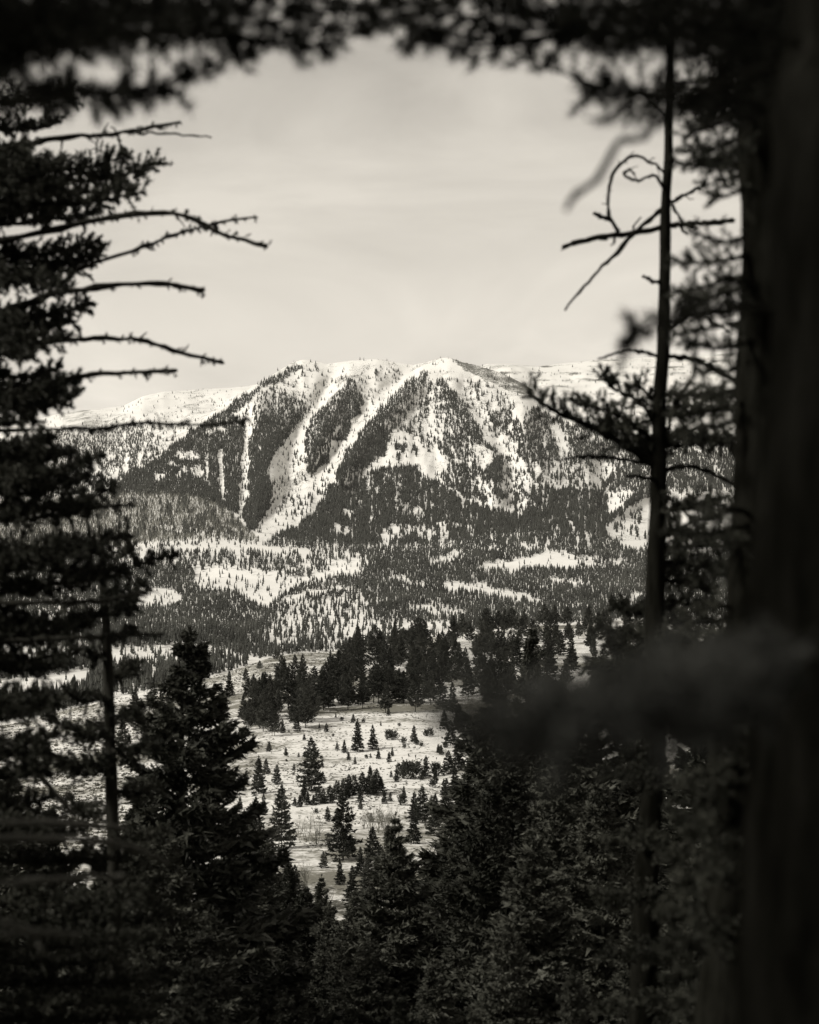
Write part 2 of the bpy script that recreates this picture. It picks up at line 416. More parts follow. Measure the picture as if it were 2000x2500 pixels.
# back range
DEN[(GY < 1240)] = 0.035
poly([(380, 955), (560, 945), (480, 1045), (350, 1010)], 0.05)
poly([(380, 1030), (470, 1040), (400, 1095), (360, 1060)], 0.22)
poly([(-240, 1085), (30, 1062), (200, 1046), (345, 1028), (370, 1065), (388, 1105), (330, 1150), (250, 1200), (-240, 1245)], 0.72)
stroke([(180, 1048), (250, 1036), (345, 1008), (345, 985)], 5, 0.35)
for x, y, rx, ry in [(265, 1110, 14, 14), (340, 1115, 7, 16), (312, 1110, 5, 14), (275, 1150, 24, 12), (365, 1115, 5, 14), (230, 1140, 12, 16), (120, 1100, 40, 16), (60, 1130, 30, 10), (310, 1140, 8, 12)]: blob(x, y, rx, ry, 0.2)
poly([(1250, 905), (1560, 905), (1700, 940), (1290, 950)], 0.03)
# front mountain
fr = in_poly(GX, GY, [(250, 1197), (400, 1097), (560, 987), (720, 884), (860, 878), (1075, 877), (1180, 897), (1270, 934), (1400, 986), (1700, 1036), (2240, 1060), (2240, 1345), (-240, 1345), (-240, 1240)])
DEN[fr] = 0.02
poly([(300, 1168), (470, 1055), (485, 1080), (425, 1125), (470, 1180), (560, 1245), (330, 1215), (255, 1200)], 0.95)
poly([(470, 1058), (560, 1005), (600, 1020), (596, 1150), (590, 1255), (560, 1245), (500, 1205), (440, 1180), (425, 1120)], 0.88)
for x, y, rx, ry in [(455, 1108, 26, 13), (482, 1148, 14, 18), (385, 1160, 12, 9), (515, 1050, 16, 10), (440, 1150, 14, 8), (420, 1130, 10, 8), (540, 1045, 12, 8)]: blob(x, y, rx, ry, 0.10)
stroke([(536, 1100), (538, 1160), (546, 1215)], 6, 0.05)
stroke([(506, 1110), (504, 1160), (512, 1195)], 4, 0.06)
stroke([(573, 1105), (573, 1125)], 4, 0.1)
poly([(560, 995), (640, 935), (720, 888), (790, 892), (805, 925), (785, 985), (740, 1000), (690, 1100), (640, 1090), (600, 1025)], 0.13)
poly([(622, 970), (690, 950), (765, 985), (748, 1010), (720, 1045), (700, 1085), (650, 1105), (614, 1030)], 0.62)
poly([(640, 1010), (740, 1000), (700, 1080), (650, 1100), (625, 1040)], 0.85)
stroke([(604, 1018), (600, 1100), (592, 1180), (592, 1258)], 10, 0.10)
poly([(615, 1040), (640, 1058), (670, 1098), (680, 1105), (660, 1125), (655, 1160), (668, 1210), (652, 1240), (636, 1272), (600, 1295), (594, 1262), (604, 1180)], 1.0)
blob(640, 1090, 4, 12, 0.1)
stroke([(300, 1177), (400, 1107), (470, 1059), (560, 996), (620, 952), (690, 912), (735, 892)], 8, 1.0)
poly([(668, 1108), (760, 1000), (800, 935), (850, 905), (1000, 892), (1030, 905), (900, 1040), (840, 1125), (822, 1178), (795, 1185), (760, 1240), (720, 1270), (640, 1315), (615, 1300), (655, 1245), (670, 1205), (662, 1130)], 0.055)
poly([(660, 1215), (720, 1205), (790, 1200), (740, 1245), (670, 1235)], 0.15)
poly([(850, 905), (965, 880), (965, 920), (900, 945), (860, 930)], 0.14)
poly([(858, 920), (872, 935), (882, 960), (890, 985), (852, 1030), (842, 1070), (812, 1082), (802, 1100), (790, 1132), (752, 1158), (744, 1120), (745, 1068), (760, 1020), (800, 978), (832, 945)], 0.82)
poly([(815, 1040), (835, 1030), (822, 1065), (812, 1065)], 0.06)
stroke([(722, 1105), (735, 1150), (746, 1180)], 5, 0.5)
poly([(1028, 925), (1100, 938), (1150, 1000), (1195, 1080), (1228, 1130), (1225, 1230), (1160, 1220), (1100, 1185), (1060, 1160), (1090, 1120), (1060, 1080), (960, 1045), (945, 1080), (940, 1110), (900, 1130), (870, 1170), (850, 1172), (870, 1105), (930, 1030), (990, 970)], 0.62)
poly([(1060, 925), (1090, 930), (1140, 1000), (1190, 1075), (1150, 1060), (1100, 990)], 0.9)
poly([(955, 1020), (1000, 1000), (1060, 1010), (1100, 1060), (1060, 1070), (1000, 1050)], 0.45)
stroke([(1032, 915), (1000, 945), (950, 992), (900, 1050), (862, 1100), (842, 1140), (828, 1168)], 13, 1.0)
poly([(870, 1060), (930, 1040), (955, 1070), (940, 1110), (900, 1130), (860, 1130)], 0.9)
poly([(957, 1057), (990, 1052), (1050, 1075), (1092, 1112), (1085, 1152), (1050, 1162), (1003, 1150), (1018, 1126), (932, 1122), (946, 1092)], 0.03)
for x, y in [(970, 1085), (985, 1092), (1010, 1092), (1052, 1090), (1018, 1100), (972, 1112)]: blob(x, y, 7, 9, 0.9)
poly([(1155, 1075), (1200, 1095), (1208, 1128), (1190, 1148), (1165, 1130), (1150, 1098)], 0.05)
stroke([(1120, 930), (1150, 980), (1190, 1055), (1228, 1105)], 9, 0.06)
poly([(1108, 925), (1180, 932), (1240, 962), (1268, 1000), (1284, 1080), (1250, 1105), (1205, 1065), (1155, 985)], 0.42)
poly([(1180, 1000), (1240, 990), (1275, 1040), (1282, 1080), (1230, 1060)], 0.65)
stroke([(1282, 985), (1300, 1070)], 8, 0.05)
poly([(1225, 1112), (1262, 1112), (1292, 1170), (1307, 1200), (1286, 1240), (1265, 1243), (1250, 1237), (1230, 1232), (1226, 1150)], 0.22)
poly([(1180, 1150), (1222, 1105), (1225, 1222), (1202, 1215)], 1.0)
stroke([(1160, 1165), (1190, 1200), (1222, 1228)], 9, 0.10)
stroke([(1256, 1195), (1258, 1238)], 5, 1.0)
poly([(1292, 990), (1340, 1005), (1400, 1035), (1560, 1062), (2240, 1062), (2240, 1200), (1560, 1200), (1480, 1192), (1300, 1172), (1284, 1120), (1262, 1105)], 0.66)
stroke([(1350, 1030), (1368, 1075), (1375, 1112)], 11, 0.05)
poly([(1440, 1122), (1492, 1122), (1486, 1160), (1472, 1172)], 0.04)
poly([(1300, 1120), (1480, 1130), (1470, 1180), (1380, 1185), (1310, 1165)], 0.5)
poly([(1440, 1122), (1492, 1122), (1486, 1160), (1472, 1172)], 0.04)
stroke([(1640, 1130), (1560, 1175), (1500, 1230), (1475, 1285)], 5, 0.12)
poly([(1306, 1182), (1400, 1190), (1480, 1192), (1490, 1240), (1470, 1290), (1560, 1345), (1300, 1335), (1200, 1280), (1285, 1245)], 1.0)
stroke([(1345, 1265), (1360, 1285)], 8, 0.3); stroke([(1395, 1270), (1405, 1295)], 6, 0.3)
poly([(1472, 1268), (1560, 1195), (1650, 1165), (2240, 1150), (2240, 1190), (1650, 1185), (1560, 1216), (1485, 1278)], 0.9)
poly([(1482, 1276), (1560, 1216), (1650, 1195), (2240, 1185), (2240, 1262), (1650, 1290), (1560, 1312), (1538, 1300)], 0.32)
poly([(860, 1180), (900, 1150), (960, 1132), (1018, 1132), (1025, 1155), (1100, 1192), (1160, 1228), (1230, 1244), (1290, 1255), (1320, 1345), (620, 1345), (640, 1322), (720, 1280), (770, 1245), (800, 1190), (830, 1180)], 1.0)
for x, y, rx, ry in [(1000, 1240, 34, 18), (985, 1290, 50, 16), (950, 1305, 34, 16), (1095, 1278, 34, 11), (905, 1175, 8, 20), (835, 1285, 20, 12), (845, 1245, 18, 8), (970, 1215, 16, 10), (1040, 1300, 30, 16), (1085, 1300, 12, 18), (795, 1214, 8, 5)]: blob(x, y, rx, ry, 0.42)
# pale bare wood on the apron
ap = [(-240, 1245), (-100, 1236), (250, 1203), (330, 1200), (500, 1210), (560, 1250), (620, 1300), (660, 1330), (500, 1322), (250, 1342), (-240, 1352)]
poly(ap, 0.42); poly(ap, 1.0, PAL)
stroke([(390, 1282), (480, 1296), (570, 1305)], 8, 0.28); stroke([(390, 1282), (480, 1296), (570, 1305)], 8, 0.22, PAL)
# foothills
hb = np.interp(GX[0], XQ[(AZ > -0.6) & (AZ < 0.6)], Ybench[(AZ > -0.6) & (AZ < 0.6)])
hm = GY > hb[None, :]
DEN[hm] = 0.92; PAL[hm] = 0
def hpoly(p, d): DEN[in_poly(wgx, wgy, p) & hm] = d
def hstroke(p, w, d): DEN[(seg_dist(wgx, wgy, p) < w) & hm] = d
hpoly([(280, 1337), (400, 1325), (620, 1322), (760, 1330), (900, 1342), (900, 1375), (280, 1375)], 0.62)
hstroke([(270, 1342), (400, 1331), (520, 1324), (620, 1329), (740, 1336)], 9, 0.03)
hpoly([(440, 1335), (470, 1360), (480, 1400), (470, 1380)], 0.2)
hpoly([(470, 1372), (560, 1372), (680, 1384), (800, 1356), (880, 1355), (890, 1392), (820, 1402), (720, 1424), (680, 1452), (640, 1482), (590, 1442), (490, 1432)], 0.14)
hstroke([(690, 1395), (740, 1392), (800, 1372)], 9, 0.6)
hpoly([(300, 1420), (400, 1427), (446, 1442), (430, 1466), (300, 1470)], 0.06)
hpoly([(660, 1485), (760, 1452), (880, 1440), (910, 1480), (890, 1565), (640, 1565)], 0.55)
hstroke([(690, 1463), (760, 1437), (860, 1427)], 7, 0.04)
hpoly([(990, 1466), (1060, 1462), (1140, 1478), (1140, 1494), (1080, 1496), (1000, 1482)], 0.28)
hpoly([(830, 1500), (1000, 1510), (1100, 1500), (1100, 1535), (960, 1540), (850, 1555)], 0.38)
hpoly([(1165, 1376), (1240, 1358), (1330, 1340), (1400, 1343), (1440, 1352), (1440, 1378), (1300, 1384), (1230, 1392), (1180, 1390)], 0.035)
hpoly([(1400, 1348), (1535, 1360), (1530, 1374), (1420, 1382)], 0.3)
hstroke([(1095, 1424), (1160, 1425), (1230, 1444), (1285, 1452)], 11, 0.05); hstroke([(1285, 1452), (1325, 1466)], 5, 0.05)
hpoly([(1040, 1358), (1130, 1337), (1138, 1350), (1050, 1372)], 0.10)
hpoly([(1270, 1320), (1302, 1318), (1302, 1332), (1270, 1332)], 0.08)
hstroke([(1480, 1466), (1590, 1440)], 9, 0.12)
hstroke([(950, 1400), (1000, 1415), (1040, 1420)], 6, 0.2)
hpoly([(1330, 1400), (1420, 1410), (1420, 1420), (1340, 1412)], 0.35)
hpoly([(250, 1562), (430, 1562), (430, 1600), (320, 1606), (250, 1612)], 0.09)
hstroke([(430, 1562), (560, 1580), (665, 1606)], 7, 0.05)
hpoly([(250, 1612), (560, 1590), (660, 1612), (560, 1660), (250, 1740)], 0.7)
hpoly([(-240, 1650), (120, 1632), (230, 1608), (215, 1655), (150, 1690), (-240, 1720)], 0.02)
hpoly([(60, 1415), (180, 1405), (180, 1432), (60, 1432)], 0.1)
hpoly([(90, 1480), (250, 1475), (250, 1530), (90, 1540)], 0.6)
hpoly([(0, 1560), (220, 1560), (200, 1600), (0, 1625)], 0.4)
# streaky gaps run down the slope
streak = fbm(GX / 5.0, GY / 26.0, 111, 3)
DEN = np.where(DEN > 0.3, DEN * np.clip((streak - 0.34 + (DEN - 0.5) * 0.75) * 5.0, 0.0, 1.0), DEN)

st2 = fbm(GX / 4.5, GY / 34.0, 131, 3)
DEN = np.where((DEN > 0.85) & (GY > 1150) & (GY < 1335) & (GX > 660), DEN * np.clip((st2 - 0.33) * 9.0, 0.35, 1.0), DEN)
clump = fbm(GX / 6.0, GY / 11.0, 121, 4)
DEN = np.where((DEN > 0.1) & (DEN < 0.97), np.clip(0.5 + (DEN - 0.5) * 1.35 + (clump - 0.5) * 1.8, 0.03, 1.0), DEN)

def tmpl(kind, rg):
    """small conifer of a few tiers, unit height, radius about 1 at the base of the crown"""
    V, T = [], []; n = 0; k = 4
    tiers = {'spruce': [(0.08, 0.52, 1.0), (0.34, 0.78, 0.74), (0.60, 1.0, 0.46)], 'pine': [(0.20, 0.60, 0.85), (0.36, 0.82, 1.0), (0.62, 1.0, 0.72)], 'bare': [(0.15, 1.0, 0.55), (0.45, 0.9, 0.5)]}[kind]
    for z0, z1, r in tiers:
        th = np.arange(k) * 2 * np.pi / k + rg.uniform(0, 6); rr = r * rg.uniform(0.65, 1.2, k)
        base = np.stack([np.cos(th) * rr, np.sin(th) * rr, z0 + rg.uniform(-0.05, 0.08, k)], -1)
        V.append(np.concatenate([base, [[rg.normal(0, 0.08), rg.normal(0, 0.08), z1]]])); T += [[n + i, n + (i + 1) % k, n + k] for i in range(k)]; n += k + 1
    V.append(np.array([[-0.1, 0, -0.06], [0.1, 0, -0.06], [0, 0, 0.5], [0, -0.1, -0.06], [0, 0.1, -0.06], [0, 0, 0.5]])); T += [[n, n + 1, n + 2], [n + 3, n + 4, n + 5]]
    return np.concatenate(V), np.array(T)

def scatter(dens, cell_fn, sel, hfun, kinds, wr, seed):
    rg = np.random.default_rng(seed); P, H, W = [], [], []
    y = 868.0
    while y < 1752:
        cx, cy = cell_fn(y)
        xs = np.arange(-110, 2110, cx); xs = xs + rg.uniform(-0.5, 0.5, len(xs)) * cx; ys = y + rg.uniform(-0.5, 0.5, len(xs)) * cy
        gi = np.clip(((ys - 860 - np.interp(ys, [900, 1200, 1330, 1500, 1700], [4, 5, 9, 12, 20])) / 2).astype(int), 0, dens.shape[0] - 1); gj = np.clip(((xs + 240) / 2).astype(int), 0, dens.shape[1] - 1)
        ok = rg.random(len(xs)) < dens[gi, gj]
        for x_, y_ in zip(xs[ok], ys[ok]):
            h = hit(x_, y_)
            if h is None or not sel(h[2]): continue
            P.append(((x_ - CX) / F * h[0], h[0], h[1])); 
        y += cy
    P = np.array(P); n = len(P)
    H = hfun(P, rg); W = H * rg.uniform(wr[0], wr[1], n)
    tm = [tmpl(k, rg) for k in kinds for _ in range(3)]
    which = rg.integers(0, len(tm), n); ang = rg.uniform(0, 6.28, n); g = Geo()
    for i, (v, t) in enumerate(tm):
        m = np.nonzero(which == i)[0]
        if not len(m): continue
        c, s = np.cos(ang[m])[:, None], np.sin(ang[m])[:, None]
        X = (v[None, :, 0] * c - v[None, :, 1] * s) * W[m][:, None] + P[m, 0:1]; Y = (v[None, :, 0] * s + v[None, :, 1] * c) * W[m][:, None] + P[m, 1:2]
        Z = v[None, :, 2] * H[m][:, None] + P[m, 2:3]
        g.add(np.stack([X, Y, Z], -1).reshape(-1, 3), (np.arange(len(m))[:, None, None] * len(v) + t[None]).reshape(-1, 3))
    return g, n

def px_cell(y):   # photo pixels per tree
    return (2.5, 2.9) if y < 1330 else (np.interp(y, [1330, 1700], [2.8, 4.6]), np.interp(y, [1330, 1700], [3.0, 5.0]))
g, n1 = scatter(DEN, px_cell, lambda r: R_MT <= r, lambda P, rg: np.interp(P[:, 2], [0, 250, 500, 650], [15, 13, 11, 8.5]) * rg.uniform(0.5, 1.4, len(P)), ('spruce',), (0.15, 0.27), 1)
tag(link('forest', g.mesh('mountain_forest', M_MOUNT)), 'dark conifer forest covering the snowy mountain face in streaks', 'forest', None, 'stuff')
g, n2 = scatter(DEN, px_cell, lambda r: R_RIDGE + 2 < r < R_MT, lambda P, rg: np.interp(P[:, 1], [1700, 2200, 3000, 4700], [16, 12.5, 11.5, 12.5]) * rg.uniform(0.5, 1.25, len(P)), ('spruce', 'pine', 'spruce'), (0.13, 0.21), 2)
tag(link('forest', g.mesh('foothill_forest', M_HILL)), 'grey conifer forest with snowy clearings over the rolling foothills', 'forest', None, 'stuff')
g, n3 = scatter(PAL, lambda y: (2.7, 3.1), lambda r: R_MT - 8 <= r, lambda P, rg: 13 * rg.uniform(0.6, 1.2, len(P)), ('bare',), (0.14, 0.24), 3)
tag(link('woodland', g.mesh('apron_woodland', M_PALE)), 'pale grey bare woodland at the foot of the mountain', 'woodland', None, 'stuff')
print('far trees', n1, n2, n3)

# ------------------------------------------------------------------ conifers with real branches
def crown_profile(kind, h):
    if kind == 'fir': return np.clip((1 - h), 0, 1) ** 0.88 * np.clip(0.35 + h * 7, 0, 1) + 0.012
    if kind == 'pine': return np.clip(np.clip(1 - h, 0, 1) ** 0.95 * np.clip(0.6 + (h - 0.1) * 4.0, 0.05, 1), 0.015, 1)
    if kind == 'bush': return np.sqrt(np.clip(1 - (h * 1.0) ** 2.2, 0.02, 1)) * 0.95
    return np.clip((1 - h), 0, 1) ** 0.84 * np.clip(0.5 + h * 4, 0, 1) + 0.012

def make_conifer(kind, H, R, nb, ns, sl_, sw_, seed, mat, h0=0.06, droop=0.25, core=True):
    """crown: nb boughs, each with ns needle sprays; returns crown mesh and trunk mesh"""
    rg = np.random.default_rng(seed)
    u = (np.arange(nb) + rg.random(nb)) / nb
    hb = h0 + (1 - h0) * u ** 0.88 * 0.985
    if kind in ('fir', 'cone'):
        nwh = 36 if nb > 150 else 17; hb = (np.floor(hb * nwh) + 0.5 + rg.normal(0, 0.24, nb)) / nwh; hb = np.clip(hb, h0, 0.985)
    lb = R * crown_profile(kind, hb) * rg.uniform(0.55, 1.18, nb)
    lump = 0.8 + 0.45 * vnoise(hb * 9, rg.uniform(0, 1, nb) * 0 + seed, seed)
    lb = lb * lump
    az = np.arange(nb) * 2.39996 + rg.normal(0, 0.35, nb)
    up = np.interp(hb, [0, 0.5, 0.88, 1.0], [-droop, 0.02, 0.45, 0.25]) + rg.normal(0, 0.10, nb)
    if kind == 'pine': up = up + 0.2
    if kind == 'bush': up = 0.25 + 0.9 * hb + rg.normal(0, 0.15, nb); hb = hb * 0.55
    k = np.repeat(np.arange(nb), np.maximum(5, (ns * np.clip(0.35 + 1.15 * lb / R, 0, 1.5)).astype(int)))
    f = rg.random(len(k)) ** 0.62; f = 0.12 + 0.9 * f
    rad = np.stack([np.cos(az), np.sin(az), np.zeros(nb)], -1)
    side = np.stack([-np.sin(az), np.cos(az), np.zeros(nb)], -1)
    L = lb[k]
    wdt = L * 0.30 * (1.15 - f) * 1.6 + 0.02 * R
    P = rad[k] * (L * f)[:, None] + side[k] * (rg.normal(0, 0.5, len(k)) * wdt)[:, None]
    P[:, 2] = hb[k] * H + L * (up[k] * f + 0.28 * f * f * (0.6 if kind != 'fir' else 0.45)) + rg.normal(0, 0.022, len(k)) * L - 0.04 * R * rg.random(len(k))
    P[:, 2] = np.clip(P[:, 2], 0.02 * H, H * 0.995)
    d = unit(rad[k] * rg.uniform(0.2, 1.1, len(k))[:, None] + side[k] * rg.normal(0, 0.75, len(k))[:, None] + np.array([0, 0, 1.0]) * rg.normal(0.12, 0.45, len(k))[:, None])
    sc_ = rg.uniform(0.6, 1.3, len(k)) * (0.5 + 0.5 * np.clip(L / R * 2, 0, 1))
    g = Geo(); g.add(*spikes(P, d, sl_ * sc_, sw_ * sc_, rg))
    # leader
    kk = 16; z = rg.uniform(0.90, 1.0, kk) * H
    g.add(*spikes(np.stack([np.zeros(kk), np.zeros(kk), z], -1), unit(rg.normal(size=(kk, 3)) * 0.45 + [0, 0, 0.9]), np.full(kk, sl_ * 0.75), np.full(kk, sw_ * 0.7), rg))
    crown = g.mesh('crown', mat)
    t = Geo(); zz = np.linspace(-0.05 * H, 0.97 * H, 9)
    r0 = max(0.011 * H, 0.05)
    Pt = np.stack([np.cumsum(rg.normal(0, 0.003 * H, 9)), np.cumsum(rg.normal(0, 0.003 * H, 9)), zz], -1); Pt[:3, :2] = 0
    t.add(*tube(Pt, r0 * np.linspace(1.25, 0.12, 9), 6))
    step = max(1, nb // 46)
    for i in range(0, nb, step):
        s_ = np.linspace(0, 0.85, 4)[:, None]
        Pb = rad[i] * lb[i] * s_ + np.array([0, 0, 1.0]) * (hb[i] * H + lb[i] * (up[i] * s_ + 0.13 * s_ ** 2))
        t.add(*tube(Pb, r0 * 0.22 * (1.15 - hb[i]) * np.array([1, 0.8, 0.5, 0.2]) + 0.004, 3, cap=False))
    trunk = t.mesh('trunk', M_BARK, True)
    return crown, trunk, H

VAR = {}
VAR['fir'] = [make_conifer('fir', 15, r, 130, 34, 0.9, 0.40, s, M_SLOPE) for r, s in ((4.4, 11), (3.9, 12), (4.8, 13), (3.5, 14))]
VAR['pine'] = [make_conifer('pine', 15, r, 110, 30, 1.0, 0.42, s, M_SLOPE, h0=0.13, droop=0.05) for r, s in ((6.0, 21), (5.3, 22), (6.6, 23), (4.9, 24))]
VAR['bush'] = [make_conifer('bush', 4, r, 50, 16, 0.55, 0.22, s, M_SLOPE, h0=0.02, droop=0.0) for r, s in ((1.9, 31), (2.2, 32))]
VAR['near'] = [make_conifer('fir', 14, r, 230, 270, 0.25, 0.11, s, M_FIR, droop=0.2) for r, s in ((3.4, 41), (3.0, 42))] + [make_conifer('cone', 14, r, 210, 280, 0.25, 0.11, s, M_FIR, droop=0.15) for r, s in ((3.6, 43), (3.1, 44))]
N_TREE = [0]
def plant(kind, x, D, H, label, cat, group=None, name='conifer_tree', var=None, wide=1.0, rg=rng, z=None):
    v = VAR[kind][int(rg.integers(len(VAR[kind]))) if var is None else var]
    gz = ground(x, D) if z is None else z
    if name == 'conifer_tree': name = {'pine': 'pine_tree'}.get(kind, 'fir_tree'); cat = {'pine': 'pine'}.get(kind, 'fir')
    if kind == 'fir' and label.startswith('dark pine'): label = label.replace('dark pine', 'dark fir', 1)
    s = H / v[2]
    w = s * wide
    e = empty(name, ((x - CX) / F * D, D, gz - 0.05), float(rg.uniform(0, 6.28)), (w, w, s))
    link('trunk', v[1], e); link('crown', v[0], e)
    tag(e, label, cat, group); N_TREE[0] += 1
    return e
def plant_px(kind, x, ytip, ybase, label, group=None, name='conifer_tree', cat='conifer', **k):
    h = hit(x, ybase); D = h[0]
    return plant(kind, x, D, (ybase - ytip) / F * D, label, cat, group, name, **k)

# trees that stand alone on the open slope
solo = [
 ('fir', 760, 1800, 1930, 'tall lone dark fir in the middle of the open snowy slope', 0, 1.0),
 ('fir', 838, 1936, 2100, 'large dark fir with wide drooping skirt beside the bare willow thicket', 2, 0.95),
 ('fir', 632, 1845, 1938, 'dense narrow fir on the snow left of the tall lone fir', 1, 0.9),
 ('fir', 873, 1755, 1836, 'pointed dark fir standing just below the grove on the open slope', 1, 0.85),
 ('fir', 910, 1769, 1830, 'smaller pointed fir next to the pointed fir below the grove', 3, 1.0),
 ('fir', 841, 1805, 1838, 'little dark fir at the foot of the pointed fir below the grove', 1, 1.0),
 ('fir', 688, 1916, 2072, 'tall ragged fir at the lower edge of the open slope', 0, 0.85),
 ('fir', 644, 1937, 1990, 'short fir tucked beside the tall ragged fir', 3, 1.0),
 ('fir', 1031, 1918, 2008, 'dark fir of a pair above the lower treetops', 2, 0.95),
 ('fir', 1012, 1932, 2000, 'smaller fir of a pair above the lower treetops', 1, 1.0),
 ('fir', 1063, 1937, 2016, 'slim fir beside the pair above the lower treetops', 3, 1.0),
 ('pine', 600, 1630, 1668, 'small pine on the snowy brow with sagebrush around it', 1, 1.0),
 ('pine', 674, 1584, 1613, 'rounded pine standing on the skyline of the snowy brow', 0, 1.1),
 ('pine', 634, 1612, 1636, 'pair-forming little pine just below the snowy brow', 2, 1.1),
]
for kd, x, yt, yb_, lab, v, wd in solo: plant_px(kd, x, yt, yb_, lab, var=v, wide=wd)
YG1 = 'young conifers dotted over the open slope'
YL1 = 'young dark conifer dotting the open snowy slope among sagebrush'
for x, yt, yb_ in [(1011, 1770, 1810), (698, 1823, 1845), (924, 1823, 1853), (958, 1823, 1846), (867, 1846, 1866), (676, 1867, 1915), (650, 1851, 1890), (718, 1863, 1882), (968, 1874, 1909), (1040, 1844, 1897), (1084, 1900, 1942), (880, 1923, 1958), (1014, 1790, 1816), (742, 1700, 1716), (780, 1690, 1712), (725, 1745, 1785), (618, 1795, 1822), (690, 1755, 1790), (1070, 1815, 1838), (1062, 1880, 1897), (590, 1905, 1930), (905, 1838, 1850), (1030, 1880, 1905), (545, 1850, 1880), (560, 1870, 1905), (855, 1905, 1925), (955, 1880, 1898), (780, 1765, 1778), (820, 1740, 1752), (930, 1760, 1772)]:
    plant_px('fir', x, yt, yb_, YL1, YG1)
BL1, BG1 = 'low rounded dark conifer shrub on the open snowy slope', 'low conifer shrubs on the open slope'
for x, yt, yb_ in [(950, 1772, 1807), (962, 1776, 1806), (986, 1793, 1816), (1050, 1770, 1798), (1040, 1776, 1797), (998, 1842, 1902), (982, 1850, 1900), (1015, 1845, 1900), (1066, 1851, 1895), (982, 1930, 1966), (1056, 1895, 1923), (895, 1838, 1852), (1074, 1816, 1838), (700, 1832, 1845)]:
    plant_px('bush', x, yt, yb_, BL1, BG1, name='conifer_shrub', cat='shrub', wide=0.75)
rgs = np.random.default_rng(88)
for i in range(105):
    x, y = rgs.uniform(520, 1090), rgs.uniform(1700, 2010)
    if y < 1745 and x > 760: continue
    h = hit(x, y); hh = rgs.uniform(0.7, 2.2)
    if rgs.random() < 0.5: plant('bush', x, h[0], hh, BL1, 'shrub', BG1, 'conifer_shrub', rg=rgs, wide=0.8)
    else: plant('fir', x, h[0], hh * 1.6, YL1, 'conifer', YG1, rg=rgs, wide=1.1)
RL1, RG1 = 'short conifer in the ragged row crossing the lower slope', 'row of short conifers across the lower slope'
for x, yt, yb_ in [(806, 1915, 1960), (822, 1905, 1951), (838, 1900, 1944), (852, 1890, 1942), (868, 1900, 1938), (885, 1884, 1932), (899, 1892, 1938), (920, 1876, 1938), (912, 1890, 1942), (930, 1895, 1930), (790, 1925, 1962), (732, 1940, 1970), (752, 1932, 1965), (778, 1918, 1962), (740, 1925, 1958), (720, 1945, 1968), (765, 1940, 1966)]:
    plant_px('fir', x, yt, yb_, RL1, RG1, wide=1.25)
# the grove
gp = [(560, 1810), (575, 1730), (680, 1660), (790, 1650), (850, 1612), (1000, 1580), (1200, 1548), (1760, 1524), (1780, 1720), (1080, 1712), (1075, 1738), (960, 1742), (880, 1752), (800, 1735), (755, 1778), (650, 1808)]
GL, GG = 'dark pine standing in the dense grove across the snowy ridge', 'pines of the dense grove on the ridge'
rg2 = np.random.default_rng(77); cnt = 0; pts = []
tries = 0
while cnt < 275 and tries < 20000:
    tries += 1
    x, y = (rg2.uniform(575, 1130) if rg2.random() < 0.56 else rg2.uniform(1130, 1780)), rg2.uniform(1520, 1808)
    if not in_poly(np.array(x), np.array(y), gp): continue
    if any((x - a) ** 2 + ((y - b) * 1.6) ** 2 < 9.5 ** 2 for a, b in pts): continue
    h = hit(x, y)
    if h is None or h[2] > R_RIDGE + 4: continue
    pts.append((x, y)); cnt += 1
    Hh = rg2.uniform(8.5, 15.5) * (0.8 if x < 700 else 1.0)
    GL = ('dark pine along the lower snowy edge of the dense grove' if y > 1690 else 'dark pine in the thin arm of the grove beside the sagebrush brow' if x < 790 else 'dark pine in the heart of the dense grove on the ridge' if x < 1130 else 'dark pine of the grove behind the pointed fir top and slim stem')
    plant('pine' if rg2.random() < 0.7 else 'fir', x, h[0], Hh, GL, 'conifer', GG, rg=rg2, wide=rg2.uniform(0.85, 1.15))
SKL, SKG = 'taller pine breaking the skyline at the top of the grove', 'taller pines on the grove skyline'
for x, yt, yb_ in [(874, 1527, 1615), (915, 1523, 1600), (965, 1512, 1590), (1035, 1512, 1580), (1108, 1502, 1572), (1188, 1482, 1548), (1330, 1474, 1530), (1355, 1476, 1530), (1250, 1484, 1545), (1385, 1480, 1530), (1007, 1530, 1585), (1218, 1490, 1545), (1280, 1486, 1540), (1440, 1476, 1530), (1480, 1484, 1530), (1530, 1478, 1528)]:
    h = hit(x, yb_)
    D = h[0] if h[2] <= R_RIDGE else float(DG[R_RIDGE - 3, int(col_of(x))])
    gz = ground(x, D); plant('pine', x, D, (HY - yt) / F * D - gz, SKL, 'conifer', SKG, rg=rg2)
# trees climbing the left of the slope, half hidden by the near firs
LL, LG = 'dark fir on the left of the slope behind the near firs', 'firs on the left of the slope'
for x, y in [(375, 1735), (395, 1748), (410, 1742), (345, 1790), (360, 1830), (390, 1850), (330, 1760), (420, 1800), (440, 1860), (300, 1830), (450, 1720), (540, 1720), (560, 1700), (548, 1760), (520, 1900)]:
    h = hit(x, y); plant('fir', x, h[0], rg2.uniform(7, 12), LL, 'conifer', LG, rg=rg2)
print('slope trees', N_TREE[0])

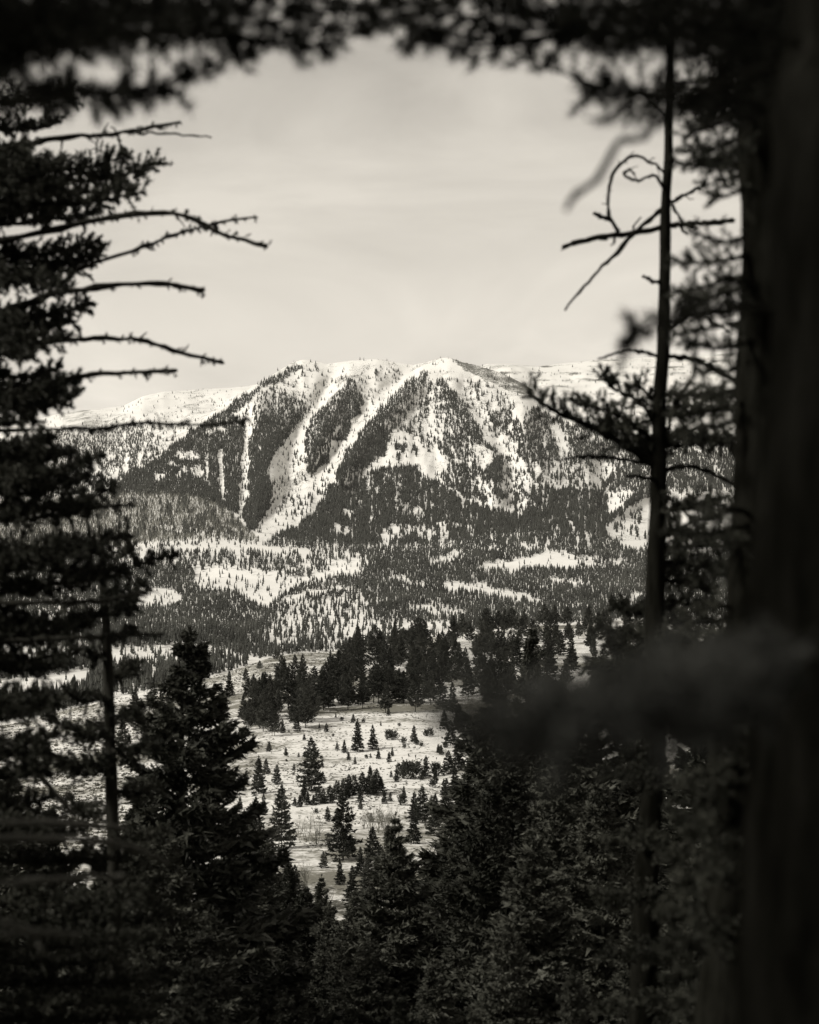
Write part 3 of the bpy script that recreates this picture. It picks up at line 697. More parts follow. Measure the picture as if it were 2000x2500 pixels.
# ------------------------------------------------------------------ sagebrush and bare shrubs
def sage(seed):
    rg = np.random.default_rng(seed); P, S = [], []
    while len(P) < 15000:
        x = rg.uniform(-150, 1300); y = rg.uniform(1590, 2080)
        d = 0.16 + 0.7 * (fbm(np.array(x / 60), np.array(y / 26), 201, 4) > 0.52)
        if x < 330 or (y < 1690 and x < 870): d = 0.95
        if rg.random() > d * np.interp(y, [1590, 2080], [1.0, 0.35]): continue
        h = hit(x, y)
        if h is None or h[2] > R_RIDGE + 1 or h[0] < 330: continue
        P.append(((x - CX) / F * h[0], h[0], h[1])); S.append(rg.uniform(0.12, 0.5) ** 1.0 * (1.5 if d > 0.9 else 0.9))
    P = np.array(P); S = np.array(S); n = len(P); g = Geo(); K = 8
    k = np.repeat(np.arange(n), K)
    d = unit(np.stack([rg.normal(0, 0.8, len(k)), rg.normal(0, 0.8, len(k)), rg.uniform(0.25, 1.0, len(k))], -1))
    B = P[k] + np.stack([rg.normal(0, 0.35, len(k)), rg.normal(0, 0.35, len(k)), np.full(len(k), -0.05)], -1) * S[k][:, None]
    g.add(*spikes(B, d, S[k] * rg.uniform(0.7, 1.3, len(k)), S[k] * rg.uniform(0.4, 0.8, len(k)), rg))
    return g.mesh('sagebrush', M_SAGE)
tag(link('sagebrush', sage(5)), 'grey sagebrush clumps scattered over the snowy slope', 'sagebrush', None, 'stuff')

def bare_shrub(H, nst, spread, seed):
    rg = np.random.default_rng(seed); g = Geo()
    def grow(p, d, L, r, depth):
        pts = [p]; 
        for i in range(4):
            d = unit(d + rg.normal(0, 0.13, 3) + np.array([0, 0, 0.06])); pts.append(pts[-1] + d * L / 4)
        g.add(*tube(np.array(pts), np.linspace(r, r * 0.45, 5), 3, cap=False))
        if depth > 0:
            for j in range(rg.integers(3, 6)):
                q = pts[rg.integers(1, 5)]; dd = unit(d + rg.normal(0, 0.55, 3) + np.array([0, 0, 0.15]))
                grow(q, dd, L * rg.uniform(0.4, 0.7), r * 0.5, depth - 1)
    for i in range(nst):
        a = rg.uniform(0, 6.28); d = unit(np.array([math.cos(a) * spread, math.sin(a) * spread, 1.0]) * [rg.uniform(0.2, 1), rg.uniform(0.2, 1), 1])
        grow(np.array([math.cos(a), math.sin(a), 0]) * rg.uniform(0, 0.12) * H + [0, 0, -0.1], d, H * rg.uniform(0.45, 0.75), 0.012 * H, 2)
    return g.mesh('stems', M_TWIG, True)
BS = [bare_shrub(5, 9, 0.55, 61), bare_shrub(5, 7, 0.4, 62), bare_shrub(5, 3, 0.3, 63)]
for x, yb_, Hh, v, lab in [(905, 2030, 5.0, 0, 'bare willow in the thicket beside the large drooping fir'), (925, 2034, 5.6, 1, 'bare willow in the thicket beside the large drooping fir'), (945, 2032, 5.2, 0, 'bare willow in the thicket beside the large drooping fir'), (962, 2028, 4.6, 1, 'bare willow in the thicket beside the large drooping fir'), (890, 2024, 3.6, 1, 'bare willow in the thicket beside the large drooping fir'), (935, 2022, 4.6, 0, 'bare willow in the thicket beside the large drooping fir'),
                          (750, 2050, 6.0, 2, 'slender bare tree on the snow left of the large drooping fir'), (735, 2052, 4.6, 2, 'short bare sapling on the snow left of the large drooping fir'), (775, 2062, 5.2, 1, 'bare bush touching the left side of the large drooping fir')]:
    h = hit(x, yb_); s_ = Hh / 5
    e = empty('bare_shrub', ((x - CX) / F * h[0], h[0], h[1]), float(rng.uniform(0, 6)), (s_, s_, s_)); link('stems', BS[v], e)
    tag(e, lab, 'shrub', 'willow thicket' if 'thicket' in lab else None)
def shrub_D(x, D, ytop, v, lab, grp=None):
    gz = ground(x, D); Hh = (HY - ytop) / F * D - gz; s_ = Hh / 5
    e = empty('bare_tree', ((x - CX) / F * D, D, gz), float(rng.uniform(0, 6)), (s_, s_, s_)); link('stems', BS[v], e); tag(e, lab, 'bare tree', grp)
shrub_D(742, 318, 2098, 0, 'pale bare tree with forked twigs among the lower firs')
shrub_D(800, 300, 2160, 1, 'pale bare tree with upright twigs below the forked one')
for x, D, yt in [(812, 270, 2225), (850, 255, 2265), (880, 280, 2215), (690, 310, 2130), (770, 245, 2290)]:
    shrub_D(x, D, yt, int(rng.integers(2)), 'small bare tree half hidden by the dark treetops in the gully', 'bare trees in the gully')

# ------------------------------------------------------------------ firs on the slope below the viewpoint
NEARF = [
 (465, 45, 1520, 2, 1.1, 'tall dark fir whose pointed top stands before the foothills'),
 (965, 60, 1985, 1, 1.15, 'bushy fir with a pointed top rising out of the gully'),
 (1300, 120, 1522, 1, 0.75, 'pointed fir top standing in front of the grove on the ridge'),
]
for x, D, yt, v, wd, lab in NEARF:
    gz = ground(x, D); plant('near', x, D, (HY - yt) / F * D - gz, lab, 'fir', None, 'fir_tree', var=v, wide=wd)
FG = 'firs crowding the slope below the viewpoint'
for x, D, yt in [(120, 62, 1960), (20, 52, 1880), (600, 72, 2060), (555, 58, 2040), (640, 95, 2120), (400, 36, 2010), (250, 30, 2110), (520, 40, 2210), (690, 60, 2260), (90, 26, 2240), (350, 85, 1905), (585, 115, 1990), (470, 26, 2330), (330, 55, 1960),
                 (900, 45, 2290), (1050, 90, 2070), (1110, 75, 2060), (780, 80, 2320), (840, 50, 2400), (735, 125, 2180), (800, 95, 2200), (872, 85, 2165), (745, 100, 2160), (835, 70, 2275), (915, 75, 2180), (705, 112, 2100), (785, 108, 2135), (612, 82, 2020), (650, 120, 2050), (700, 36, 2410), (980, 30, 2420), (660, 140, 2090),
                 (1205, 78, 1655), (1240, 60, 1790), (1375, 52, 1770), (1195, 58, 1900), (1300, 42, 2010), (1430, 75, 1660), (1460, 48, 1900), (1690, 40, 2080), (1560, 36, 2200), (1240, 35, 2240), (1060, 40, 2330), (1400, 28, 2350), (1830, 52, 1660), (1760, 80, 1520), (1560, 90, 1640), (1195, 110, 1740), (1165, 135, 1830), (1160, 30, 2440), (1700, 26, 2380), (1350, 120, 1640)]:
    FL = 'dark fir crowding the slope round the tall pointed fir' if x < 660 else 'dark fir low in the gully round the bushy pointed fir' if x < 1100 else 'dark fir in the shaded wall of firs behind the slim stem'
    gz = ground(x, D); plant('near', x, D, (HY - yt) / F * D - gz, FL, 'fir', FG, 'fir_tree', wide=float(rng.uniform(0.95, 1.3)))

GFL, GFG = 'small dark conifer filling the brushy gully floor', 'small conifers in the gully'
for x, y, hh in [(660, 2110, 6), (700, 2130, 4), (640, 2150, 7), (720, 2190, 5), (690, 2230, 6), (750, 2230, 4), (790, 2120, 3), (830, 2160, 4), (880, 2140, 5), (860, 2210, 6), (910, 2100, 6), (900, 2190, 7), (930, 2150, 6), (780, 2270, 5), (720, 2290, 6), (650, 2270, 7), (1010, 2060, 6), (1060, 2040, 7), (1090, 1990, 8), (1110, 1940, 7), (1095, 1890, 6), (1120, 1880, 8), (1100, 1820, 7), (1085, 1780, 6), (1120, 1790, 9), (1140, 1840, 10), (1080, 1730, 9), (1105, 1740, 10), (610, 2090, 8), (625, 2030, 7)]:
    h = hit(x, y); plant('fir', x, h[0], hh, GFL, 'conifer', GFG, rg=rng, wide=1.1)

# unseen firs added round the viewpoint to darken the near trees
def ground_at(X, Y):
    a = math.atan2(X, Y); c = int(np.argmin(np.abs(AZ - a))); D = math.hypot(X, Y) * math.cos(min(abs(a), math.radians(40)))
    return float(np.interp(D, DG[:, c], ZG[:, c]))
for a, r_ in [(170, 7), (118, 7), (76, 7), (-70, 8), (140, 12), (-128, 13), (98, 12), (-88, 13), (45, 15), (-46, 15), (29, 22), (-30, 23)]:
    X, Y = r_ * math.sin(math.radians(a)), r_ * math.cos(math.radians(a)); v = VAR['near'][int(rng.integers(4))]; s_ = float(rng.uniform(0.95, 1.3))
    e = empty('fir_tree', (X, Y, ground_at(X, Y) - 0.05), float(rng.uniform(0, 6.28)), (s_, s_, s_)); link('trunk', v[1], e); link('crown', v[0], e)
    tag(e, 'dark fir added around the viewpoint for shade, outside the picture', 'fir', 'firs around the viewpoint')

# ------------------------------------------------------------------ framing trees close by
def needles(P, rg, per_m, tw, nl, nw, per_tw, flat=0.6, f0=0.0, f1=1.0, upb=0.0, taper=0.5):
    """twigs with needles along a branch P; f0..f1 is the leafy stretch"""
    seg = np.linalg.norm(np.diff(P, axis=0), axis=1); S = np.concatenate([[0], np.cumsum(seg)]); L = S[-1]
    n = max(3, int(per_m * L * (f1 - f0))); s = rg.uniform(f0, f1, n); q = s * L
    B = np.stack([np.interp(q, S, P[:, i]) for i in range(3)], -1); tg = np.stack([np.interp(q, S, np.gradient(P, axis=0)[:, i]) for i in range(3)], -1); tg = unit(tg)
    r = rg.normal(size=(n, 3)); r[:, 2] = r[:, 2] * flat + upb; r -= (r * tg).sum(1)[:, None] * tg; d = unit(unit(r) + tg * rg.uniform(0.15, 1.0, n)[:, None])
    tl = tw * rg.uniform(0.35, 1.25, n) * (1 - taper * np.clip((s - f0) / (f1 - f0 + 1e-6), 0, 1) ** 2)
    g = Geo()
    for i in range(n):      # woody twigs
        if i % 2 == 0:
            Pm = B[i] + d[i] * tl[i] * 0.5 + rg.normal(0, 0.06, 3) * tl[i]
            g.add(*tube(np.array([B[i], Pm, B[i] + d[i] * tl[i]]), np.array([1, 0.8, 0.5]) * max(0.0012, 0.012 * tw), 3, cap=False))
    k = np.repeat(np.arange(n), per_tw); t = rg.random(len(k)) ** 0.7
    NB = B[k] + d[k] * (tl[k] * t)[:, None]
    nd = unit(unit(rg.normal(size=(len(k), 3))) + d[k] * 0.7)
    g.add(*spikes(NB, nd, nl * rg.uniform(0.6, 1.2, len(k)), nw * rg.uniform(0.7, 1.3, len(k)), rg))
    return g

class Frame:
    def __init__(s, name, label, cat, trunk_px, D, top_extra, seed, mat, sides=14, rough=0.05):
        """trunk_px: (x, y, half width) going up; the foot is carried down to the ground"""
        s.rg = np.random.default_rng(seed); s.mat = mat
        T = [(at(x, y, D), w / F * D) for x, y, w in trunk_px]
        x0 = trunk_px[0][0]; gz = ground(x0, D)
        P = [np.array([T[0][0][0], T[0][0][1], gz - 0.3])] + [t[0] for t in T if t[0][2] > gz + 0.4]; R = [T[0][1] * 1.25] + [t[1] for t in T if t[0][2] > gz + 0.4]
        d = unit(P[-1] - P[-2]); P.append(P[-1] + d * top_extra * 0.5); R.append(R[-1] * 0.6); P.append(P[-1] + d * top_extra * 0.5); R.append(0.02)
        P = resample(np.array(P), 60); P[2:-2, :2] += (np.stack([vnoise(np.arange(56) * 0.35, np.full(56, 3.0), seed), vnoise(np.arange(56) * 0.35, np.full(56, 9.0), seed)], -1) - 0.5) * R[0] * 0.13; Rr = np.interp(np.linspace(0, 1, 60), np.linspace(0, 1, len(R)), R)
        s.B = np.array([P[0][0], P[0][1], gz]); s.e = empty(name, s.B); s.D = D
        V, T = tube(P, Rr, sides, rough * 0.4, seed)
        if sides > 12:          # furrowed bark: ridges that run up the stem
            body = np.arange(60 * sides); row, ang = body // sides, body % sides
            cpt = P[row]; amp = 1 + 3.0 * rough * (vnoise(ang * 0.9, row * 0.55, seed) - 0.5) * 2
            V[body] = cpt + (V[body] - cpt) * amp[:, None]
        g = Geo(); g.add(V - s.B, T)
        link('trunk', g.mesh('trunk', mat, True), s.e); tag(s.e, label, cat)
        s.P = P
    def branch(s, pts, r0, r1, fol=None, mat=None, wob=0.5, n=18, twigs=0, nmat=None):
        """pts: (x, y) or (x, y, D) photo points; radii in photo pixels"""
        rg = s.rg; Q = []
        dz = rg.uniform(-wob, wob); m = len(pts)
        for i, p in enumerate(pts):
            D = p[2] if len(p) > 2 else s.D + dz * i / max(1, m - 1)
            Q.append(at(p[0], p[1], D))
        P = resample(np.array(Q), n); P[1:-1] += rg.normal(0, 0.00028 * s.D, (n - 2, 3))
        Dm = P[:, 1]
        R = np.linspace(r0, r1, n) / F * Dm * (1 + 0.15 * rg.normal(size=n))
        g = Geo(); g.add(*tube(P - s.B, R, 6, 0.08, int(rg.integers(1e6))))
        for j in range(twigs):
            i = int(rg.integers(n // 4, n)); d = unit(unit(rg.normal(size=3)) + unit(P[i] - P[i - 1]) * 0.8); L = rg.uniform(8, 60) * rg.uniform(0.4, 1) / F * Dm[i]
            g.add(*tube(np.array([P[i], P[i] + d * L * 0.5 + rg.normal(0, 0.1, 3) * L, P[i] + d * L]) - s.B, np.array([1, 0.8, 0.5]) * R[i] * 0.5, 4))
        b = link('branch', g.mesh('branch', mat or s.mat, True), s.e)
        if fol:
            gg = needles(P, rg, **fol); V = np.concatenate(gg.V) - s.B
            link('needles', np_mesh('needles', V, np.concatenate(gg.T), nmat or M_NEEDLE), b)
        return P

FULL = dict(per_m=72, tw=0.18, nl=0.045, nw=0.018, per_tw=44, flat=0.8, f0=0.04, upb=0.45, taper=0.3)
SPARSE = dict(per_m=60, tw=0.05, nl=0.03, nw=0.015, per_tw=16, flat=1.0, f0=0.4, upb=-0.35, taper=0.0)
def sparse(rg): return dict(SPARSE, per_m=float(rg.uniform(18, 60)), f0=float(rg.uniform(0.15, 0.65)), tw=float(rg.uniform(0.03, 0.065)))

# fir at the left edge: trunk just outside the view, boughs reaching in
fl = Frame('fir_tree', 'leafy fir at the left with mossy bare boughs reaching over the sky', 'fir', [(-90, 2600, 42), (-80, 1500, 36), (-60, 700, 28), (-40, 0, 22)], 17.5, 4.0, 301, M_BARK)
rg3 = np.random.default_rng(302)
for y, xm, sag in [(225, 200, -10), (300, 150, 0), (395, 310, -35), (425, 380, -60), (460, 300, -10), (480, 350, -30), (520, 230, 10), (500, 180, 0), (600, 235, -20), (625, 250, -25), (650, 200, 10), (755, 215, -25), (785, 190, 0), (820, 150, 10), (905, 150, -20), (935, 195, -35), (970, 185, 0), (985, 120, 0), (1075, 120, -10), (1110, 180, -10), (1140, 240, -60), (1170, 215, -20), (1190, 160, 0), (1215, 280, -50), (1245, 230, 0), (1320, 320, -45), (1345, 250, 10), (1380, 430, -70), (1405, 310, -10), (1425, 220, 10), (1500, 315, -30), (1525, 220, 10), (1545, 160, 0), (1590, 190, 10), (1620, 160, 0), (1700, 130, 10), (1730, 110, 10), (1800, 130, 0), (1830, 110, 0), (1880, 120, 10), (1950, 130, 0), (2030, 200, 0), (2090, 320, 10), (2130, 260, -10), (2190, 360, 10), (2240, 280, 0), (2290, 380, 10), (2340, 300, 0), (2390, 360, 10), (2440, 320, 0), (2480, 380, 0)]:
    tx = np.interp(y, [0, 700, 1500], [-40, -60, -80])
    pts = [(tx, y + rg3.uniform(-10, 30)), (tx + (xm - tx) * 0.35, y + 18 + rg3.uniform(-8, 12)), (tx + (xm - tx) * 0.7, y + 14 - sag * 0.0), (xm, y + sag * 0.4)]
    f = dict(FULL); f['tw'] = rg3.uniform(0.12, 0.22)
    fl.branch(pts, 7, 2.5, f, wob=1.6)
for i in range(34):
    y = rg3.uniform(330, 2000); xm = rg3.uniform(30, 170); sl_o = rg3.uniform(-60, 70)
    fl.branch([(np.interp(y, [0, 700, 1500], [-40, -60, -80]), y), (xm * 0.4 - 20, y + sl_o * 0.6), (xm, y + sl_o)], 5, 2.5, dict(FULL, tw=rg3.uniform(0.1, 0.2), per_m=60), wob=1.6)
for pts, a, b in [([(-45, 370), (60, 352), (150, 336), (270, 328), (340, 316), (440, 299)], 9, 4), ([(-50, 600), (130, 560), (250, 535), (350, 521), (430, 523), (500, 550), (560, 576), (650, 601)], 9, 5), ([(-60, 790), (30, 762), (130, 716), (190, 660), (330, 610), (420, 575), (500, 550), (625, 530)], 8, 3),
                  ([(-60, 775), (60, 742), (130, 718), (250, 700), (380, 692), (440, 697), (496, 711)], 9, 6), ([(-62, 850), (110, 835), (230, 825), (340, 830), (420, 855), (545, 886)], 8, 5), ([(-65, 1000), (60, 965), (150, 930), (220, 915), (430, 905)], 10, 5), ([(-70, 1052), (120, 1048), (250, 1045), (340, 1032), (470, 1038), (610, 1024)], 6, 3), ([(-75, 1245), (150, 1242), (325, 1232)], 7, 4), ([(-80, 1470), (200, 1470), (372, 1443)], 8, 4), ([(-85, 1570), (200, 1556), (400, 1548)], 8, 4)]:
    fl.branch(pts, a, b, sparse(rg3), wob=0.6, n=26, twigs=int(rg3.integers(5, 14)))
fl.branch([(330, 324), (420, 326), (516, 336)], 3, 2, None, wob=0.1)
fl.branch([(-80, 1780), (60, 1860), (130, 1930), (178, 1990)], 9, 6, None, M_DEAD)

# slim young fir whose grey stem shows behind the left boughs
fs = Frame('young_fir', 'slim young fir with a pale bare stem behind the left boughs', 'fir', [(285, 2450, 17), (272, 1900, 15), (262, 1600, 12), (250, 1400, 9)], 21.0, 0.5, 311, M_BARK)
for y, xs, xe in [(1330, 250, 130), (1350, 250, 330), (1400, 252, 160), (1440, 254, 350), (1480, 255, 330), (1500, 256, 150), (1550, 258, 330), (1590, 260, 170), (1640, 262, 330), (1700, 264, 160), (1740, 265, 345), (1790, 268, 180), (1830, 270, 370), (1880, 272, 150), (1930, 274, 390), (1980, 275, 160), (2040, 278, 400), (2100, 280, 170), (1770, 266, 120), (1860, 270, 110), (2160, 280, 400), (2200, 282, 150), (2130, 280, 360), (2240, 283, 420), (2260, 283, 180), (2300, 284, 400), (2340, 284, 160), (2380, 285, 420), (2430, 285, 180), (2460, 285, 400), (2180, 281, 330), (2080, 279, 200)]:
    f = dict(FULL); f['tw'] = rg3.uniform(0.14, 0.24)
    fs.branch([(xs, y), ((xs + xe) / 2, y + 14), (xe, y - 12)], 4, 2, f, wob=1.0)

# tall slim dead-topped trunk at the right
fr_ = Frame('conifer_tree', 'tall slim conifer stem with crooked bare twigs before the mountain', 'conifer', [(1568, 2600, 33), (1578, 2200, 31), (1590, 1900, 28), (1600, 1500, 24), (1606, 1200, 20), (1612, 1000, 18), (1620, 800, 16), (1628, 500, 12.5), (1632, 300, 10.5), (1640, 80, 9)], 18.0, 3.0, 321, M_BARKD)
for pts, a, b, tw_ in [([(1632, 552), (1560, 566), (1480, 576), (1420, 590), (1375, 603)], 8, 6, 5), ([(1630, 500), (1570, 550), (1500, 622), (1440, 682), (1380, 757)], 7, 3, 0), ([(1510, 565), (1490, 532), (1485, 490), (1490, 440), (1510, 405), (1555, 380), (1600, 402), (1625, 428)], 5.5, 3, 7), ([(1490, 536), (1470, 530), (1452, 521)], 5, 5, 1), ([(1628, 478), (1600, 430), (1560, 441), (1524, 428), (1536, 414), (1548, 424)], 4, 3, 5), ([(1618, 692), (1590, 684), (1570, 675)], 5, 4, 0), ([(1630, 497), (1680, 472), (1722, 449)], 5, 4, 1), ([(1632, 550), (1700, 546), (1790, 538)], 8, 6, 2), ([(1640, 500), (1670, 545), (1700, 560)], 4, 3, 2), ([(1632, 282), (1600, 260), (1578, 238)], 3, 2, 1), ([(1618, 872), (1540, 856), (1460, 876)], 5, 3, 3), ([(1616, 868), (1700, 880), (1790, 925)], 8, 6, 4),
                     ([(1606, 1134), (1500, 1119), (1420, 1115), (1378, 1121)], 7, 4, 6), ([(1604, 1150), (1690, 1140), (1790, 1180)], 8, 6, 5), ([(1602, 1190), (1650, 1230), (1685, 1265)], 6, 4, 2), ([(1606, 1170), (1560, 1165), (1530, 1160)], 6, 4, 2), ([(1612, 820), (1700, 770), (1780, 810)], 5, 3, 4)]:
    fr_.branch(pts, a, b, dict(per_m=30, tw=0.03, nl=0.016, nw=0.006, per_tw=5, flat=1.0, f0=0.2) if tw_ > 1 else None, wob=0.5, n=22, twigs=tw_)
BUSH = dict(per_m=64, tw=0.24, nl=0.045, nw=0.016, per_tw=44, flat=0.8, f0=0.05, upb=0.7, taper=0.2)
fr_.branch([(1604, 1140), (1540, 1095), (1480, 1062), (1420, 1032), (1350, 1000), (1292, 962)], 12, 4, BUSH, wob=0.4, n=30)
for pts in [[(1606, 1090), (1540, 1030), (1470, 1000), (1400, 985)], [(1608, 1050), (1560, 980), (1500, 950), (1470, 915)], [(1608, 1000), (1570, 950), (1530, 940)], [(1604, 1120), (1540, 1060), (1460, 1040)]]:
    fr_.branch(pts, 6, 3, dict(BUSH, tw=0.18, per_m=56), wob=1.0)
for y, xe, r_ in [(960, 1790, 10), (1010, 1800, -10), (1060, 1790, 20), (1090, 1760, -10), (1300, 1780, 15), (1340, 1790, -10), (1370, 1760, 20), (1410, 1720, 30), (1560, 1790, 10), (1600, 1780, 0), (1640, 1760, 10), (1250, 1770, -20), (1470, 1740, 10), (1520, 1760, 0)]:
    fr_.branch([(np.interp(y, [900, 1700], [1616, 1596]), y), (1690, y + r_ * 0.6), (xe, y + r_)], 7, 3, dict(FULL, tw=0.17), wob=1.2)
for y, xe in [(1480, 1500), (1540, 1470), (1585, 1480), (1630, 1430), (1690, 1470), (1750, 1440), (1830, 1490)]:
    fr_.branch([(1600, y), (1550, y + 15), (xe, y - 5)], 7, 3, dict(FULL, tw=0.15), wob=1.2)
fr_.branch([(1590, 2090, 18.0), (1680, 2060, 17), (1800, 2005, 16)], 7, 5, None, M_BARK, twigs=4)
for y, xs_, xe in [(1880, 1690, 1480), (2040, 1680, 1470), (2180, 1650, 1450), (2310, 1680, 1460), (2440, 1680, 1450)]:
    fr_.branch([(1588, y), (1570, y + 10, 17.6), (xe, y + 25, 17.0)], 6, 3, dict(FULL, tw=0.16, per_m=50), wob=0.3)
    fr_.branch([(1588, y + 30), (1620, y + 34, 17.6), (xs_, y + 40, 17.0)], 6, 3, dict(FULL, tw=0.16, per_m=50), wob=0.3)

# straight dark trunk and its needled boughs, right
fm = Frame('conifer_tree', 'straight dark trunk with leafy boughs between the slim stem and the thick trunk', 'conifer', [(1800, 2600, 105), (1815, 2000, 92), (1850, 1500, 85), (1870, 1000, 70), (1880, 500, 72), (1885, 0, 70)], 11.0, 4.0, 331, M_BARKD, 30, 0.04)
for y, xe, dy in [(190, 1645, 10), (215, 1690, 0), (250, 1660, 20), (285, 1700, 10), (300, 1670, 30), (355, 1660, 20), (380, 1690, 20), (410, 1640, -20), (435, 1720, 20), (470, 1730, 20), (590, 1690, -25), (640, 1650, 0), (690, 1640, 30), (720, 1650, 10), (760, 1660, -10), (800, 1640, 15), (850, 1680, -15), (905, 1690, 0), (960, 1650, 10), (1000, 1640, 20), (1040, 1640, 15), (1250, 1690, 20), (1300, 1640, 0), (1350, 1650, 10), (1400, 1690, 20), (1480, 1670, 20), (1600, 1640, 10), (1700, 1650, 10), (1780, 1660, 10), (1880, 1690, 20)]:
    tx = 1860
    fm.branch([(tx, y - 30), (tx - (tx - xe) * 0.5, y), (xe, y + dy)], 8, 3, dict(per_m=60, tw=0.13, nl=0.03, nw=0.008, per_tw=40, flat=0.8, f0=0.2, upb=0.1), wob=1.2)

for y, xe, dy in [(1950, 1640, 20), (2010, 1660, 10), (2080, 1630, 25), (2150, 1650, 10), (2230, 1620, 20), (2300, 1640, 10), (2380, 1620, 20), (2450, 1640, 10), (2050, 1700, -20), (2270, 1690, -20)]:
    fm.branch([(1790, y - 40), (1740, y - 10), (xe, y + dy)], 8, 3, dict(per_m=60, tw=0.15, nl=0.04, nw=0.012, per_tw=40, flat=0.9, f0=0.15, upb=0.2), wob=1.2)
for y in (420, 700, 980, 1260, 1500, 1720, 2010, 2220):
    fm.branch([(1850, y), (1800, y - 14), (1765 - (y % 7) * 6, y - 22 + (y % 5) * 8)], 9, 5, None, wob=0.6, n=8, twigs=2)

# thick trunk close to the viewpoint at the right edge
fk = Frame('conifer_tree', 'thick rough-barked trunk close by at the right edge', 'conifer', [(2010, 2600, 215), (2030, 1800, 190), (2060, 1000, 175), (2075, 300, 165), (2085, -200, 160)], 5.2, 6.0, 341, M_BARKN, 44, 0.04)
# near tree at the left, outside the view, carrying the out-of-focus boughs overhead
fn = Frame('conifer_tree', 'close tree left of the view whose blurred boughs hang across the top', 'conifer', [(-420, 2600, 150), (-420, 1500, 140), (-410, 300, 125), (-405, -300, 110)], 5.0, 5.0, 351, M_BARKN, 20, 0.04)
TUFT = dict(per_m=34, tw=0.10, nl=0.055, nw=0.006, per_tw=50, flat=0.9, f0=0.3, upb=-0.1, taper=0.1)
DENSE = dict(per_m=78, tw=0.15, nl=0.05, nw=0.006, per_tw=40, flat=0.8, f0=0.2, upb=0.0, taper=0.3)
over = [
 ([(-405, 40), (0, 25), (350, 15), (690, 30)], DENSE), ([(-405, -120), (0, -60), (400, -30), (700, -10), (900, 10)], DENSE),
 ([(-405, 150), (0, 95), (300, 85), (480, 70), (640, 60)], DENSE), ([(-408, 190), (-100, 140), (60, 130), (190, 120)], DENSE),
 ([(-405, 100), (0, 60), (250, 50), (560, 45)], DENSE),
 ([(300, 90), (500, 80), (640, 95), (760, 85), (860, 60), (930, 40)], TUFT), ([(450, 80), (600, 100), (720, 110), (840, 100)], TUFT),
 ([(-408, 330), (0, 245), (150, 225), (280, 232), (400, 215), (480, 180)], TUFT), ([(150, 225), (300, 220), (430, 195), (560, 150), (620, 125)], TUFT), ([(280, 225), (400, 232), (450, 220)], TUFT), ([(640, 60), (760, 30), (880, 25), (935, 0)], TUFT), ([(690, 30), (800, 70), (900, 90)], TUFT),
]
for pts, f in over:
    dz = lambda i, n_, d0: d0 + 2.2 * min(1.0, i / (n_ - 1) * 1.6)
    if pts[0][0] > 0: q0 = [(x, y, 7.2) for x, y in pts]
    else: q0 = [(x, y, dz(i, len(pts), 5.0)) for i, (x, y) in enumerate(pts)]
    fn.branch(q0, 12 if f is DENSE else 6, 3, dict(f, f0=0.05 if pts[0][0] > 0 else f['f0']), wob=0.5, n=24)
    q = [(1870 - x if x > -300 else 2070, y + 6, D_) for x, y, D_ in q0]
    fk.branch(q, 12 if f is DENSE else 6, 3, dict(f, f0=0.05 if pts[0][0] > 0 else f['f0']), wob=0.5, n=24)
fk.branch([(2070, 150), (1900, 200), (1640, 225), (1560, 250), (1500, 290), (1430, 290)], 6, 3, dict(TUFT, f0=0.6, per_m=14), wob=0.3)
fk.branch([(2075, 120), (1800, 190), (1625, 275), (1570, 338), (1512, 346), (1462, 430), (1400, 482), (1384, 512)], 9, 9, None, wob=0.0, n=30)
fk.branch([(2070, 720, 5.2), (1800, 760, 5.6), (1620, 790, 6.2), (1510, 840, 6.4)], 9, 4, dict(TUFT, per_m=30, f0=0.5, tw=0.09), wob=0)
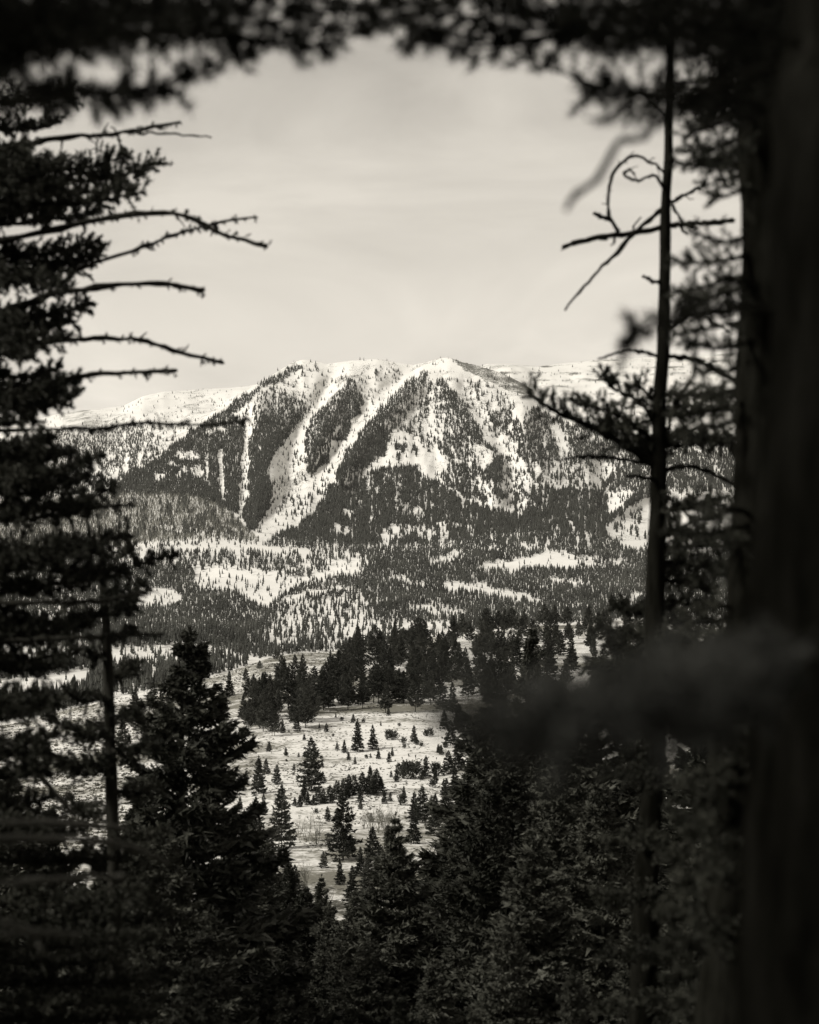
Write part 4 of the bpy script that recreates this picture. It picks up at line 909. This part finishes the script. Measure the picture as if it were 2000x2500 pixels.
fk.branch([(2050, 1500, 5.2), (1850, 1620, 3.4), (1560, 1690, 2.4), (1350, 1715, 2.2), (1160, 1755, 2.1)], 9, 4, dict(per_m=120, tw=0.075, nl=0.035, nw=0.0045, per_tw=30, flat=1.0, f0=0.45, taper=0.1), wob=0, nmat=M_LIT)
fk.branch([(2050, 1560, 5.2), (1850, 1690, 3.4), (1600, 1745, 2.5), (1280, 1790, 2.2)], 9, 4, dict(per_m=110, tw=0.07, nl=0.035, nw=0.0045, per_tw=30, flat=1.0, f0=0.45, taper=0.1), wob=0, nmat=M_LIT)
for pts in [[(1900, 1180), (1840, 1320), (1770, 1360)], [(1905, 930), (1850, 1010), (1765, 1130)], [(1900, 1450), (1760, 1510), (1600, 1560)]]:
    fk.branch([(2040, pts[0][1] - 40)] + pts, 6, 3, None, M_BARK, wob=0.3)
for pts in [[(-420, 2060, 5), (0, 2046, 8), (220, 2052, 9), (330, 2075, 9.3), (412, 2108, 9.5)], [(-420, 2190, 5), (0, 2158, 7.6), (160, 2146, 8.2), (302, 2140, 8.6)], [(-420, 2320, 5), (0, 2282, 7), (110, 2278, 7.4), (192, 2284, 7.6)], [(-420, 2000, 5), (150, 2010, 10), (300, 2022, 11)], [(-420, 2230, 5), (40, 2260, 7.2), (110, 2330, 7.4)]]:
    fn.branch(pts, 11, 8, None, M_DEAD, wob=0)
print('trees', N_TREE[0])

# ------------------------------------------------------------------ thin winter haze
hv = np.array([[x, y, z] for z in (-260.0, 1100.0) for y in (-41000.0, 41000.0) for x in (-41000.0, 41000.0)])
hq = np.array([[0, 2, 3, 1], [4, 5, 7, 6], [0, 1, 5, 4], [2, 6, 7, 3], [0, 4, 6, 2], [1, 3, 7, 5]])
mh = bpy.data.materials.new('haze'); mh.use_nodes = True; hn = mh.node_tree.nodes
hn.remove(hn['Principled BSDF'])
pv = hn.new('ShaderNodeVolumePrincipled'); pv.inputs['Density'].default_value = 0.55e-5; pv.inputs['Color'].default_value = (0.96, 0.955, 0.93, 1); pv.inputs['Anisotropy'].default_value = 0.2
mh.node_tree.links.new(pv.outputs[0], hn['Material Output'].inputs['Volume'])
tag(link('haze', np_mesh('haze', hv, hq, mh)), 'thin pale winter haze filling the valley', 'haze', None, 'stuff')
